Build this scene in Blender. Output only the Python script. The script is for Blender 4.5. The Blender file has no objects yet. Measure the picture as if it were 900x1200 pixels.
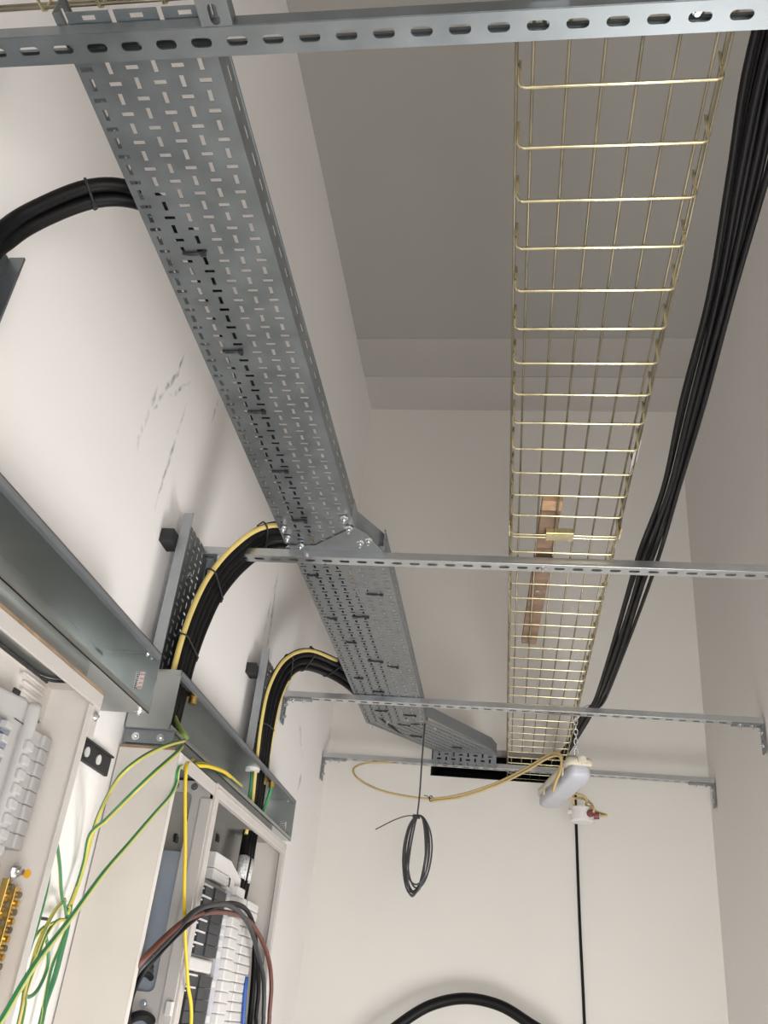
import bpy, bmesh, math, random
from mathutils import Vector, Matrix
random.seed(7)
C = bpy.context.scene.collection
Z0 = 1.6                       # eye height of the camera above the floor; all coordinates below are relative to it
V = Vector
PI = math.pi
XL, XR, YB, ZC, ZF = -.93, .955, 4.57, 3.38, -1.6

# ------------------------------------------------------------------ materials
def nodes(name):
    m = bpy.data.materials.new(name); m.use_nodes = True
    nt = m.node_tree; b = nt.nodes['Principled BSDF']
    return m, nt, b
def mat(name, col, rough=.5, metal=0., noise=0., scale=20., bump=0., rvar=0., spec=None):
    m, nt, b = nodes(name)
    b.inputs['Roughness'].default_value = rough; b.inputs['Metallic'].default_value = metal
    if spec is not None: b.inputs['Specular IOR Level'].default_value = spec
    tc = nt.nodes.new('ShaderNodeTexCoord'); n = nt.nodes.new('ShaderNodeTexNoise')
    n.inputs['Scale'].default_value = scale; n.inputs['Detail'].default_value = 5
    nt.links.new(tc.outputs['Object'], n.inputs['Vector'])
    r = nt.nodes.new('ShaderNodeValToRGB')
    r.color_ramp.elements[0].position = .3; r.color_ramp.elements[1].position = .7
    r.color_ramp.elements[0].color = (*[c*(1-noise) for c in col], 1)
    r.color_ramp.elements[1].color = (*[min(1, c*(1+noise)) for c in col], 1)
    nt.links.new(n.outputs['Fac'], r.inputs['Fac']); nt.links.new(r.outputs['Color'], b.inputs['Base Color'])
    if rvar:
        mr = nt.nodes.new('ShaderNodeMapRange')
        mr.inputs['To Min'].default_value = rough-rvar; mr.inputs['To Max'].default_value = rough+rvar
        nt.links.new(n.outputs['Fac'], mr.inputs['Value']); nt.links.new(mr.outputs['Result'], b.inputs['Roughness'])
    if bump:
        bp = nt.nodes.new('ShaderNodeBump'); bp.inputs['Strength'].default_value = bump; bp.inputs['Distance'].default_value = .002
        nt.links.new(n.outputs['Fac'], bp.inputs['Height']); nt.links.new(bp.outputs['Normal'], b.inputs['Normal'])
    return m
def stripe_mat(name, ca, cb, frac, twist=0., shift=0.):
    """two-colour cable sheath: the stripe runs along the cable (UV x goes round it, UV y along it)"""
    m, nt, b = nodes(name); b.inputs['Roughness'].default_value = .42
    uv = nt.nodes.new('ShaderNodeUVMap'); s = nt.nodes.new('ShaderNodeSeparateXYZ'); nt.links.new(uv.outputs['UV'], s.inputs[0])
    mu = nt.nodes.new('ShaderNodeMath'); mu.operation = 'MULTIPLY_ADD'; mu.inputs[1].default_value = twist; sh = nt.nodes.new('ShaderNodeMath'); sh.operation = 'ADD'; sh.inputs[1].default_value = shift
    nt.links.new(s.outputs['Y'], mu.inputs[0]); nt.links.new(s.outputs['X'], sh.inputs[0]); nt.links.new(sh.outputs[0], mu.inputs[2])
    fr = nt.nodes.new('ShaderNodeMath'); fr.operation = 'FRACT'; nt.links.new(mu.outputs[0], fr.inputs[0])
    lt = nt.nodes.new('ShaderNodeMath'); lt.operation = 'LESS_THAN'; lt.inputs[1].default_value = frac
    nt.links.new(fr.outputs[0], lt.inputs[0])
    mx = nt.nodes.new('ShaderNodeMix'); mx.data_type = 'RGBA'
    mx.inputs['A'].default_value = (*ca, 1); mx.inputs['B'].default_value = (*cb, 1)
    nt.links.new(lt.outputs[0], mx.inputs['Factor']); nt.links.new(mx.outputs['Result'], b.inputs['Base Color'])
    return m
def wall_mat(name, col, scuffs=()):
    m, nt, b = nodes(name); b.inputs['Roughness'].default_value = .75
    b.inputs['Specular IOR Level'].default_value = .25
    tc = nt.nodes.new('ShaderNodeNewGeometry')
    n = nt.nodes.new('ShaderNodeTexNoise'); n.inputs['Scale'].default_value = 1.7; n.inputs['Detail'].default_value = 6
    nt.links.new(tc.outputs['Position'], n.inputs['Vector'])
    r = nt.nodes.new('ShaderNodeValToRGB')
    r.color_ramp.elements[0].position = .3; r.color_ramp.elements[1].position = .7
    r.color_ramp.elements[0].color = (*[c*.97 for c in col], 1); r.color_ramp.elements[1].color = (*col, 1)
    nt.links.new(n.outputs['Fac'], r.inputs['Fac'])
    out = r.outputs['Color']
    # fine roller texture
    f = nt.nodes.new('ShaderNodeTexNoise'); f.inputs['Scale'].default_value = 140; nt.links.new(tc.outputs['Position'], f.inputs['Vector'])
    bp = nt.nodes.new('ShaderNodeBump'); bp.inputs['Strength'].default_value = .06; bp.inputs['Distance'].default_value = .003
    nt.links.new(f.outputs['Fac'], bp.inputs['Height']); nt.links.new(bp.outputs['Normal'], b.inputs['Normal'])
    # dirty marks: (centre, direction, half length, half width, strength)
    for cen, d, hl, hw, st in scuffs:
        def mth(op, *a):
            k = nt.nodes.new('ShaderNodeMath'); k.operation = op
            for i, x in enumerate(a):
                if isinstance(x, (int, float)): k.inputs[i].default_value = x
                else: nt.links.new(x, k.inputs[i])
            return k.outputs[0]
        sub = nt.nodes.new('ShaderNodeVectorMath'); sub.operation = 'SUBTRACT'; sub.inputs[1].default_value = cen
        wob = nt.nodes.new('ShaderNodeTexNoise'); wob.inputs['Scale'].default_value = 9; nt.links.new(tc.outputs['Position'], wob.inputs['Vector'])
        wv = nt.nodes.new('ShaderNodeVectorMath'); wv.operation = 'MULTIPLY_ADD'; wv.inputs[1].default_value = (.06,)*3
        nt.links.new(wob.outputs['Color'], wv.inputs[0]); nt.links.new(tc.outputs['Position'], wv.inputs[2]); nt.links.new(wv.outputs[0], sub.inputs[0])
        d = V(d).normalized(); p = V((0, -d.z, d.y))
        def dot(vec):
            k = nt.nodes.new('ShaderNodeVectorMath'); k.operation = 'DOT_PRODUCT'; k.inputs[1].default_value = vec
            nt.links.new(sub.outputs[0], k.inputs[0]); return k.outputs['Value']
        a = mth('DIVIDE', dot(d), hl); q = mth('DIVIDE', dot(p), hw)
        e = mth('ADD', mth('MULTIPLY', a, a), mth('MULTIPLY', q, q))
        g = mth('MAXIMUM', mth('SUBTRACT', 1., e), 0.)
        br = nt.nodes.new('ShaderNodeTexNoise'); br.inputs['Scale'].default_value = 22; br.inputs['Detail'].default_value = 6
        nt.links.new(tc.outputs['Position'], br.inputs['Vector'])
        g = mth('MULTIPLY', g, mth('MULTIPLY', mth('MAXIMUM', mth('SUBTRACT', br.outputs['Fac'], .40), 0.), st*4))
        g = mth('MINIMUM', g, .75)
        mx = nt.nodes.new('ShaderNodeMix'); mx.data_type = 'RGBA'; mx.inputs['B'].default_value = (.1, .085, .075, 1)
        nt.links.new(g, mx.inputs['Factor']); nt.links.new(out, mx.inputs['A']); out = mx.outputs['Result']
    nt.links.new(out, b.inputs['Base Color'])
    return m
def sticker_mat():
    m, nt, b = nodes('printed_sticker'); b.inputs['Roughness'].default_value = .5
    uv = nt.nodes.new('ShaderNodeTexCoord'); w = nt.nodes.new('ShaderNodeTexBrick')
    w.inputs['Scale'].default_value = 160; w.inputs['Color1'].default_value = (.8, .8, .8, 1); w.inputs['Color2'].default_value = (.12, .12, .13, 1)
    w.inputs['Mortar'].default_value = (.8, .8, .8, 1); w.inputs['Mortar Size'].default_value = .05
    nt.links.new(uv.outputs['Object'], w.inputs['Vector']); nt.links.new(w.outputs['Color'], b.inputs['Base Color'])
    return m

PAINT = (.80, .772, .74)
M = dict(
    wall=wall_mat('matt_wall_paint', PAINT),
    wall_l=wall_mat('scuffed_lit_wall_paint', (.91, .885, .87), [  # real scuffs; base lightened in place of light reaching deep along this wall
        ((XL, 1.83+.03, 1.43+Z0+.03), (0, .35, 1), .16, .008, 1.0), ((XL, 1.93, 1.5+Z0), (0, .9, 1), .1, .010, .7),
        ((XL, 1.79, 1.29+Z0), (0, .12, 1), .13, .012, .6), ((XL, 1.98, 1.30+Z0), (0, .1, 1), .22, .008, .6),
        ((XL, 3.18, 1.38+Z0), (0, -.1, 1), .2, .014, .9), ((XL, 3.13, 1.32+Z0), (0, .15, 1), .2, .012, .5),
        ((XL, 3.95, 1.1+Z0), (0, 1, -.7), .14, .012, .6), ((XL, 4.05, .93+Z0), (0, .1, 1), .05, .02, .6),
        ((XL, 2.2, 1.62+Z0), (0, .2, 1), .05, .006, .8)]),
    wall_b=wall_mat('dimmed_back_wall_paint', (.74, .715, .675)),  # paint darkened in place of weaker light on this wall
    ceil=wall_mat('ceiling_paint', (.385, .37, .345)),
    ceil2=wall_mat('lit_ceiling_paint', (.455, .435, .41)),  # ceiling growing brighter towards the back, put into the paint
    ceil3=wall_mat('lit_ceiling_paint_by_back_wall', (.53, .505, .475)),  # brightest step of the painted ceiling light, next to the back wall
    floor=mat('grey_floor_paint', (.22, .215, .21), .5, 0, .1, 6),
    soffit=mat('shaded_opening_edge', (.42, .38, .35), .9, 0, .15, 12),  # shade under the lintel put into the colour
    dark=mat('dark_void', (.010, .013, .018), .9),  # recess lining near black, its shade put into the colour
    galv=mat('galvanised_steel', (.27, .295, .31), .42, .9, .14, 14, .05, .1),
    galv_l=mat('bright_galvanised_steel', (.60, .62, .64), .30, .97, .06, 16, 0., .04),
    galv_d=mat('trunking_steel', (.47, .495, .49), .33, .95, .06, 7, .0, .04),
    tray2=mat('dull_grey_tray_steel', (.25, .265, .275), .5, .8, .08, 20, .03, .06),
    white1=mat('white_cover_plastic', (.46, .45, .445), .42, 0, .03, 20),
    flange=mat('grey_sheet_edge', (.23, .245, .26), .5, .5, .05, 20),
    flange_l=mat('light_grey_sheet_edge', (.36, .38, .40), .5, .5, .05, 20),
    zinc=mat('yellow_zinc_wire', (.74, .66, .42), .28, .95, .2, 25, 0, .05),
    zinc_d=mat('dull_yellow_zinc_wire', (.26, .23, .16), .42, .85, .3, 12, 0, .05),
    chrome=mat('bright_zinc_bolt', (.75, .76, .78), .22, 1, .05, 40),
    brass=mat('brass', (.72, .50, .16), .28, 1, .12, 60),
    black=mat('black_cable_sheath', (.004, .004, .0045), .48, 0, .25, 18, .03, 0, .22),
    blackm=mat('matt_black_plastic', (.018, .018, .02), .55, 0, .1, 20),
    grey_c=mat('dark_grey_cable_sheath', (.028, .031, .036), .42, 0, .1, 20),
    grey_w=mat('mid_grey_wire_sheath', (.055, .058, .064), .42, 0, .1, 20),
    brown_c=mat('brown_cable_sheath', (.13, .045, .032), .45, 0, .1, 20),
    blue_c=mat('blue_cable_sheath', (.02, .09, .34), .42, 0, .1, 20),
    yellow_c=mat('pale_yellow_flex', (.56, .42, .19), .5, 0, .12, 12),
    earth=stripe_mat('green_yellow_earth_sheath', (.045, .20, .085), (.55, .50, .09), .32, .0, .46),
    earth_y=stripe_mat('yellow_side_earth_sheath', (.74, .58, .20), (.16, .26, .06), .30, .0),
    earth_yy=stripe_mat('bright_yellow_earth_sheath', (.78, .58, .03), (.70, .50, .02), .30, .4),
    earth_g=stripe_mat('green_side_earth_sheath', (.035, .25, .085), (.60, .64, .24), .36, .0, .44),
    cream=mat('cream_enclosure_paint', (.66, .62, .58), .45, 0, .03, 8),
    frame=mat('pale_frame_paint', (.54, .51, .485), .42, 0, .03, 8),
    plate=mat('grey_back_plate', (.26, .255, .24), .5, .3, .1, 6),
    blue_steel=mat('bluish_steel_plate', (.42, .47, .54), .4, .5, .08, 12),
    white=mat('white_plastic', (.68, .665, .65), .38, 0, .03, 20),
    white_b=mat('cool_white_plastic', (.64, .64, .67), .35, 0, .03, 20),
    mcb=mat('dark_grey_breaker', (.036, .038, .044), .45, 0, .1, 30),
    mcb_b=mat('blue_grey_breaker', (.24, .26, .33), .45, 0, .1, 30),
    wood=mat('brown_timber', (.19, .122, .08), .7, 0, .35, 14, .2),
    wood_l=mat('sawn_timber_end', (.40, .25, .15), .75, 0, .2, 40),
    ply=mat('brown_gasket_edge', (.30, .20, .12), .8, 0, .3, 30),
    lamp_d=mat('grey_diffuser', (.50, .51, .56), .35, 0, .03, 12),
    lamp_b=mat('ivory_lamp_base', (.72, .66, .54), .5, 0, .04, 20),
    sticker=sticker_mat(),
    red=mat('dark_red_gland', (.20, .05, .06), .5),
    orange=mat('orange_paint_dot', (.85, .42, .02), .5),
    pink=mat('pink_print', (.72, .33, .33), .6),
)

# ------------------------------------------------------------------ mesh builder
class MB:
    """collects shapes in scene coordinates (relative to the eye), then links them as ONE mesh object"""
    def __init__(s): s.bm = bmesh.new(); s.uv = s.bm.loops.layers.uv.new('UVMap')
    def quad(s, *p):
        vs = [s.bm.verts.new(V(q)) for q in p]
        return s.bm.faces.new(vs)
    def box(s, a, b, bevel=0.):
        a, b = V(a), V(b)
        lo = V([min(a[i], b[i]) for i in range(3)]); hi = V([max(a[i], b[i]) for i in range(3)])
        r = bmesh.ops.create_cube(s.bm, size=1, matrix=Matrix.Translation((lo+hi)/2) @ Matrix.Diagonal((*(hi-lo), 1)))
        if bevel:
            es = list({e for v in r['verts'] for e in v.link_edges})
            bmesh.ops.bevel(s.bm, geom=es, offset=bevel, segments=2, affect='EDGES', profile=.5)
        return s
    def obox(s, c, ax, ay, az, size, bevel=0.):
        """box with its own axes"""
        mt = Matrix((V(ax)*size[0], V(ay)*size[1], V(az)*size[2])).transposed().to_4x4(); mt.translation = V(c)
        r = bmesh.ops.create_cube(s.bm, size=1, matrix=mt)
        if bevel:
            es = list({e for v in r['verts'] for e in v.link_edges})
            bmesh.ops.bevel(s.bm, geom=es, offset=bevel, segments=2, affect='EDGES', profile=.5)
        return s
    def cyl(s, a, b, r1, r2=None, n=16):
        a, b = V(a), V(b); d = b-a
        mt = Matrix.Translation((a+b)/2) @ d.to_track_quat('Z', 'Y').to_matrix().to_4x4()
        bmesh.ops.create_cone(s.bm, cap_ends=True, segments=n, radius1=r1, radius2=r1 if r2 is None else r2, depth=d.length, matrix=mt)
        return s
    def prism(s, pts, ext):
        """polygon pts (3-D, planar) pushed along ext"""
        e = V(ext); lo = [s.bm.verts.new(V(p)) for p in pts]; hi = [s.bm.verts.new(V(p)+e) for p in pts]
        s.bm.faces.new(lo[::-1]); s.bm.faces.new(hi)
        for i in range(len(pts)):
            j = (i+1) % len(pts); s.bm.faces.new((lo[i], lo[j], hi[j], hi[i]))
        return s
    def tube(s, pts, r, n=10, closed=False, sub=6, smooth=True, caps=True):
        P = spline(pts, sub, closed) if smooth else [V(p) for p in pts]
        N = len(P)
        T = []
        for i in range(N):
            a = P[(i-1) % N] if closed or i > 0 else P[i]; b = P[(i+1) % N] if closed or i < N-1 else P[i]
            T.append((b-a).normalized())
        ref = V((0, 0, 1)) if abs(T[0].z) < .9 else V((1, 0, 0))
        u = (ref - T[0]*ref.dot(T[0])).normalized()
        rings = []; ln = 0.; L = []
        for i in range(N):
            u = (u - T[i]*u.dot(T[i]))
            u = u.normalized() if u.length > 1e-6 else T[i].orthogonal().normalized()
            w = T[i].cross(u)
            if i: ln += (P[i]-P[i-1]).length
            L.append(ln)
            rr = r[min(i*len(r)//N, len(r)-1)] if isinstance(r, (list, tuple)) else r
            rings.append([s.bm.verts.new(P[i] + (u*math.cos(2*PI*k/n) + w*math.sin(2*PI*k/n))*rr) for k in range(n)])
        for i in range(N if closed else N-1):
            j = (i+1) % N
            for k in range(n):
                k2 = (k+1) % n
                f = s.bm.faces.new((rings[i][k], rings[i][k2], rings[j][k2], rings[j][k])); f.smooth = True
                for lp, (x, y) in zip(f.loops, ((k/n, L[i]), ((k+1)/n, L[i]), ((k+1)/n, L[j]), (k/n, L[j]))): lp[s.uv].uv = (x, y)
        if caps and not closed:
            s.bm.faces.new(rings[0][::-1]); s.bm.faces.new(rings[-1])
        return s
    def perf(s, o, u, v, W, L, cols, pitch, slot=(.019, .007), phase=(0., .5), both=True, first=0., rnd=0):
        """perforated sheet: columns of slots along v, every pitch one slot across and (both) one slot along"""
        o, u, v = V(o), V(u), V(v); first = first % pitch - pitch
        ed = [0.] + [(cols[i]+cols[i+1])/2 for i in range(len(cols)-1)] + [W]
        for i, c in enumerate(cols):
            a, b = ed[i], ed[i+1]
            ev = []
            ph = phase[i % len(phase)]
            for k in range(-1, int(L/pitch)+4):
                t = first + (k+ph)*pitch
                ev.append((t, slot[1]/2, slot[0]/2, 0))                    # across: half v, half u
                if both: ev.append((t+pitch/2, slot[0]/2, slot[1]/2, 1))   # along
            if not both: ev = [(t, slot[0]/2, slot[1]/2, 1) for t, *_ in ev]
            ev.sort(); cur = 0.
            q = lambda x0, x1, y0, y1: s.quad(o+u*x0+v*y0, o+u*x1+v*y0, o+u*x1+v*y1, o+u*x0+v*y1) if x1-x0 > 1e-5 and y1-y0 > 1e-5 else None
            for t, hv, hu, _ in ev:
                t0, t1 = max(t-hv, 0.), min(t+hv, L)
                if t1 <= t0 or t0 < cur-1e-6: continue
                q(a, b, cur, t0); q(a, c-hu, t0, t1); q(c+hu, b, t0, t1); cur = t1
                if rnd and t0 == t-hv and t1 == t+hv:
                    rr = min(hu, hv)*.98
                    for su in (-1, 1):
                        for sv in (-1, 1):
                            K = o+u*(c+su*hu)+v*(t+sv*hv)
                            arc = [K-u*su*rr*(1-math.sin(j/4*PI/2))-v*sv*rr*(1-math.cos(j/4*PI/2)) for j in range(5)]
                            for j in range(4): s.bm.faces.new([s.bm.verts.new(x) for x in (K, arc[j], arc[j+1])])
            q(a, b, cur, L)
        return s
    def build(s, name, m, parent=None, smooth=False, solid=0.):
        me = bpy.data.meshes.new(name); bm = s.bm
        root = parent
        if root is not None and root.parent is not None: root = root.parent
        if root is not None: off = V(root.location) - V((0, 0, Z0))
        else:
            lo = V([min(v.co[i] for v in bm.verts) for i in range(3)]); hi = V([max(v.co[i] for v in bm.verts) for i in range(3)])
            off = V(((lo.x+hi.x)/2, (lo.y+hi.y)/2, lo.z))
        bmesh.ops.translate(bm, vec=-off, verts=bm.verts)
        if solid == 0: bmesh.ops.recalc_face_normals(bm, faces=bm.faces)
        if smooth:
            for f in bm.faces: f.smooth = True
        bm.to_mesh(me); bm.free()
        o = bpy.data.objects.new(name, me); C.objects.link(o); me.materials.append(m)
        if parent is not None: o.parent = parent
        else: o.location = off + V((0, 0, Z0))
        if solid:
            md = o.modifiers.new('thickness', 'SOLIDIFY'); md.thickness = solid; md.offset = 0
        return o

def spline(pts, sub=6, closed=False):
    P = [V(p) for p in pts]; n = len(P); out = []
    if n < 3: return P
    for i in range(n if closed else n-1):
        p0 = P[(i-1) % n] if closed or i > 0 else P[0]*2-P[1]
        p1 = P[i]; p2 = P[(i+1) % n]
        p3 = P[(i+2) % n] if closed or i+2 < n else P[-1]*2-P[-2]
        for k in range(sub):
            t = k/sub
            out.append(.5*((2*p1) + (p2-p0)*t + (2*p0-5*p1+4*p2-p3)*t*t + (3*p1-p0-3*p2+p3)*t**3))
    if not closed: out.append(P[-1])
    return out
def tag(o, label, cat, group=None, kind=None):
    o['label'] = label; o['category'] = cat
    if group: o['group'] = group
    if kind: o['kind'] = kind
    return o
def thing(name, loc, label, cat, group=None):
    o = bpy.data.objects.new(name, None); C.objects.link(o); o.empty_display_size = .05
    o.location = V(loc) + V((0, 0, Z0)); return tag(o, label, cat, group)
def struct(mb, name, m):
    o = mb.build(name, m); o['kind'] = 'structure'; return o
def cable(name, pts, r, m, label, cat, group=None, n=10, sub=6):
    return tag(MB().tube(pts, r, n, sub=sub).build(name, m), label, cat, group)

# camera model (for turning a photo pixel into a point on a known plane of the room)
R0 = ((.98897411, .11330159, .09535704), (.0259667, .50126606, -.8649035), (-.14579419, .85784328, .49279708))
FPX = 1054.75
def ray(px, py):
    d = (px-450, py-600, FPX)
    return V([sum(R0[k][i]*d[k] for k in range(3)) for i in range(3)])
def atx(px, py, x): d = ray(px, py); return d*(x/d.x)
def aty(px, py, y): d = ray(px, py); return d*(y/d.y)
def atz(px, py, z): d = ray(px, py); return d*(z/d.z)

# ------------------------------------------------------------------ room shell
YN = -1.7
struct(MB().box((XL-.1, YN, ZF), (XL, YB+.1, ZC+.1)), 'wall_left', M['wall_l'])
struct(MB().box((XR, YN, ZF), (XR+.1, YB+.1, ZC+.1)), 'wall_right', M['wall'])
HX0, HX1, HZ0, HZ1 = -.395, .33, 1.106, 1.256      # opening in the back wall
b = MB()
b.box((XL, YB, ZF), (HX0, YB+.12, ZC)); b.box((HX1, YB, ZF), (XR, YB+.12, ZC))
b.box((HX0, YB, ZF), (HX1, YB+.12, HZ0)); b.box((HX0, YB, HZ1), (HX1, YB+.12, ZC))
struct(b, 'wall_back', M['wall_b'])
b = MB()
b.box((HX0-.02, YB+.12, HZ1), (HX1+.02, YB+.5, HZ1+.02)); b.box((HX0-.02, YB+.12, HZ0-.02), (HX1+.02, YB+.5, HZ0))
b.box((HX0-.02, YB+.12, HZ0), (HX0, YB+.5, HZ1)); b.box((HX1, YB+.12, HZ0), (HX1+.02, YB+.5, HZ1)); b.box((HX0-.02, YB+.5, HZ0-.02), (HX1+.02, YB+.52, HZ1+.02))
struct(b, 'wall_opening', M['dark'])
b = MB(); b.box((HX0, YB+.001, HZ1-.004), (HX1, YB+.12, HZ1-.0005)); struct(b, 'trim_1', M['soffit'])
b = MB(); b.box((HX0, YB+.001, HZ0+.0005), (HX1, YB+.12, HZ0+.004)); b.box((HX0+.0005, YB+.001, HZ0+.004), (HX0+.004, YB+.12, HZ1-.004)); struct(b, 'trim_2', M['dark'])
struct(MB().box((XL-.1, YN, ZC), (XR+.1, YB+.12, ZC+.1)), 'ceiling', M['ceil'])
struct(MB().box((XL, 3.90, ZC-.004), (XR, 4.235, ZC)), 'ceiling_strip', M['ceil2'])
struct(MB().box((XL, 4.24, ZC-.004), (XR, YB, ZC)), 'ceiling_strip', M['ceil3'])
b = MB(); b.box((XL, YN, ZF), (-.45, YN+.1, ZC)); b.box((.75, YN, ZF), (XR, YN+.1, ZC)); b.box((-.45, YN, .75), (.75, YN+.1, ZC))
struct(b, 'wall_front', M['wall'])
struct(MB().box((XL-.1, YN, ZF-.1), (XR+.1, YB+.12, ZF)), 'floor', M['floor'])

# ------------------------------------------------------------------ strut channels (41 x 21, slotted back downwards)
ZR = 1.129; SW, SH = .041, .021
def bolt(parent, p, d, r=.008, h=.008, m='chrome', name='bolt'):
    p, d = V(p), V(d).normalized(); b = MB()
    b.cyl(p, p+d*.002, r*1.6, n=18); b.cyl(p+d*.002, p+d*(.002+h), r, n=6); b.cyl(p+d*(.002+h), p+d*(.002+h*2.), r*.55, n=10)
    return b.build(name, M[m], parent)
def strut(name, o, ax, ay, L, label, m, first=.0, group=None, z=ZR):
    """o = start of the bottom centre line, ax = along, ay = across"""
    ax, ay = V(ax), V(ay); o = V((o[0], o[1], z))
    t = thing(name, o+ax*L/2, label, 'strut', group)
    b = MB()
    b.perf(o-ay*SW/2, ay, ax, SW, L, [SW/2], .05, (.029, .0135), (0.,), False, first, rnd=1)
    for s in (-1, 1):
        p = o+ay*SW/2*s
        b.quad(p, p+ax*L, p+ax*L+V((0, 0, SH)), p+V((0, 0, SH)))
        q = p+V((0, 0, SH)); i = -ay*.009*s
        b.quad(q, q+ax*L, q+ax*L+i, q+i); q2 = q+i
        b.quad(q2, q2+ax*L, q2+ax*L+V((0, 0, -.006)), q2+V((0, 0, -.006)))
    b.build('channel', M[m], t, solid=.0024)
    return t
def end_bracket(t, x, y, side):
    """angle bracket: one leg under the channel end, one down the side wall"""
    w = .038; h = .11; xi = x-side*.11
    b = MB()
    b.box((xi, y-w/2, ZR-.006), (x, y+w/2, ZR-.0015)); 
    b.perf((x-side*.004, y-w/2, ZR-.0015), (0, 1, 0), (0, 0, -1), w, h, [w/2], .045, (.014, .012), (0.5,), False, 0.)
    o = b.build('end_bracket', M['galv'], t, solid=.004)
    for k in range(2):
        bolt(o, (xi+side*(.03+.045*k), y, ZR-.006), (0, 0, -1), .007, .006)
    for k in range(2): bolt(o, (x-side*.006, y, ZR-.03-.05*k), (-side, 0, 0), .007, .005, 'galv_l')
r1 = strut('strut_channel', (XL+.005, .70), (1, 0, 0), (0, 1, 0), 1.875, 'nearest slotted steel channel crossing the top of the room, dull grey underside with big slots', 'galv', .036, 'slotted channels spanning the room')
r2 = strut('strut_channel', (XL+.03, 2.252), (1, 0, 0), (0, 1, 0), 1.845, 'second slotted channel from the top, under the joint of the perforated tray', 'galv_l', .02, 'slotted channels spanning the room')
r3 = strut('strut_channel', (XL+.005, 3.52), (1, 0, 0), (0, 1, 0), 1.875, 'slotted channel with angle brackets at both walls, under the bundle of hanging black cables', 'galv_l', .03, 'slotted channels spanning the room')
r4 = strut('strut_channel', (XL+.005, 4.45), (1, 0, 0), (0, 1, 0), 1.875, 'farthest slotted channel, with end brackets, crossing just before the dark wall opening', 'galv_l', .01, 'slotted channels spanning the room')
for t, y in ((r3, 3.52), (r4, 4.45)):
    end_bracket(t, XL+.006, y, -1); end_bracket(t, XR-.006, y, 1)
for x in (-.64, -.60, -.505, -.385): bolt(r2, (x, 2.232, ZR+.024), (0, 0, 1), .008, .007)
for x in (-.625, -.526, .026, .208): bolt(r1, (x, .70, ZR+.014), (0, 0, -1), .0065, .004, 'galv_d')
bolt(r2, (.075, 2.252, ZR-.001), (0, 0, -1), .007, .004)
strut('strut_channel', (-.411, -.35), (0, 1, 0), (1, 0, 0), 1.0275, 'short steel channel end butting against the nearest channel at the top of the frame', 'galv', .012, None, ZR)

# ------------------------------------------------------------------ perforated tray run
ZT = 1.1525
def cols_for(x0, first, n): return [first-x0+.0343*i for i in range(n)]
def tray(name, x0, x1, y0, y1, ncol, c0, ph, label, m, mf, z=ZT, h=.05, lf=True, rf=True):
    t = thing(name, ((x0+x1)/2, (y0+y1)/2, z), label, 'cable tray', 'perforated trays in the overhead run')
    MB().perf((x0, y0, z), (1, 0, 0), (0, 1, 0), x1-x0, y1-y0, cols_for(x0, c0, ncol), .05, phase=ph, first=.771-y0-.05*20).build('base', M[m], t, solid=.0014)
    for x, on in ((x0, lf), (x1, rf)):
        if on:
            b = MB(); b.perf((x, y0, z), (0, 0, 1), (0, 1, 0), h, y1-y0, [.03], .05, (.026, .008), (.0,), False, .02)
            b.box((x-.0015, y0, z+h-.002), (x+.0015, y1, z+h+.002)); b.build('side_flange', M[mf], t, solid=.0014)
    return t
def first_fix(): pass
# phase of the columns: the transverse slots of every second column sit half a pitch later
t1 = tray('cable_tray', -.6455, -.432, .662, 2.20, 6, -.6305, (.5, 0.), 'long narrow perforated steel cable tray nearest the camera, dull grey with white slots showing', 'galv', 'galv')
t2 = tray('cable_tray', -.637, -.365, 2.20, 3.90, 8, -.622, (.5, 0.), 'wider perforated tray beyond the second channel, rows of slots dark with cables above', 'tray2', 'flange', ZT+.002)
# splice plate that widens the run on its right-hand side
sp = thing('tray_reducer', (-.45, 2.2, ZT), 'angled sheet metal reducer bolted where narrow tray meets wider tray', 'tray fitting')
zz = ZT-.002
MB().prism([(-.637, 2.205, zz), (-.56, 2.2, zz), (-.432, 2.085, zz), (-.402, 2.12, zz), (-.362, 2.25, zz), (-.362, 2.262, zz), (-.637, 2.262, zz)], (0, 0, -.0015)).build('plate', M['tray2'], sp)
b = MB(); b.prism([(-.431, 2.03, zz), (-.431, 2.10, zz), (-.366, 2.235, zz), (-.366, 2.30, zz), (-.364, 2.30, zz), (-.364, 2.234, zz), (-.429, 2.099, zz), (-.429, 2.03, zz)], (0, 0, .055)); b.build('side_cheek', M['flange'], sp)
for x, y in ((-.45, 2.035), (-.445, 2.09), (-.628, 2.10), (-.628, 2.155), (-.425, 2.17), (-.40, 2.155), (-.60, 2.2)):
    bolt(sp, (x, y, zz-.001), (0, 0, -1), .0065, .008)
# 45 degree bend and the drop into the wall opening
A, Cc, B2 = V((-.637, 3.90, ZT+.004)), V((-.365, 3.80, ZT+.004)), V((-.36, 4.29, ZT+.004))
bd = thing('tray_bend', (-.36, 4.05, ZT), 'dull grey tray bend turning right towards the dark wall opening, perforated base and plain side', 'tray fitting')
uu, vv = (Cc-A), (B2-A)
MB().perf(A, uu.normalized(), vv.normalized(), uu.length, vv.length, [.018+.0343*i*.98 for i in range(8)], .04, phase=(.5, 0.), slot=(.017, .007)).build('base', M['tray2'], bd, solid=.0014)
D2 = Cc + vv
b = MB(); b.prism([A, B2, (-.075, 4.29, ZT+.004), D2, (D2+A)/2], (0, 0, -.0))
b.bm.free()
b = MB(); b.perf((-.36, 4.29, ZT+.003), (1, 0, 0), (0, -1, 0), .295, .001, [.1], .05, both=False); b.bm.free()
b = MB(); b.prism([B2, (-.065, 4.29, ZT+.004), D2], (0, 0, -.0014)); b.build('base_corner', M['tray2'], bd)
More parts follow.
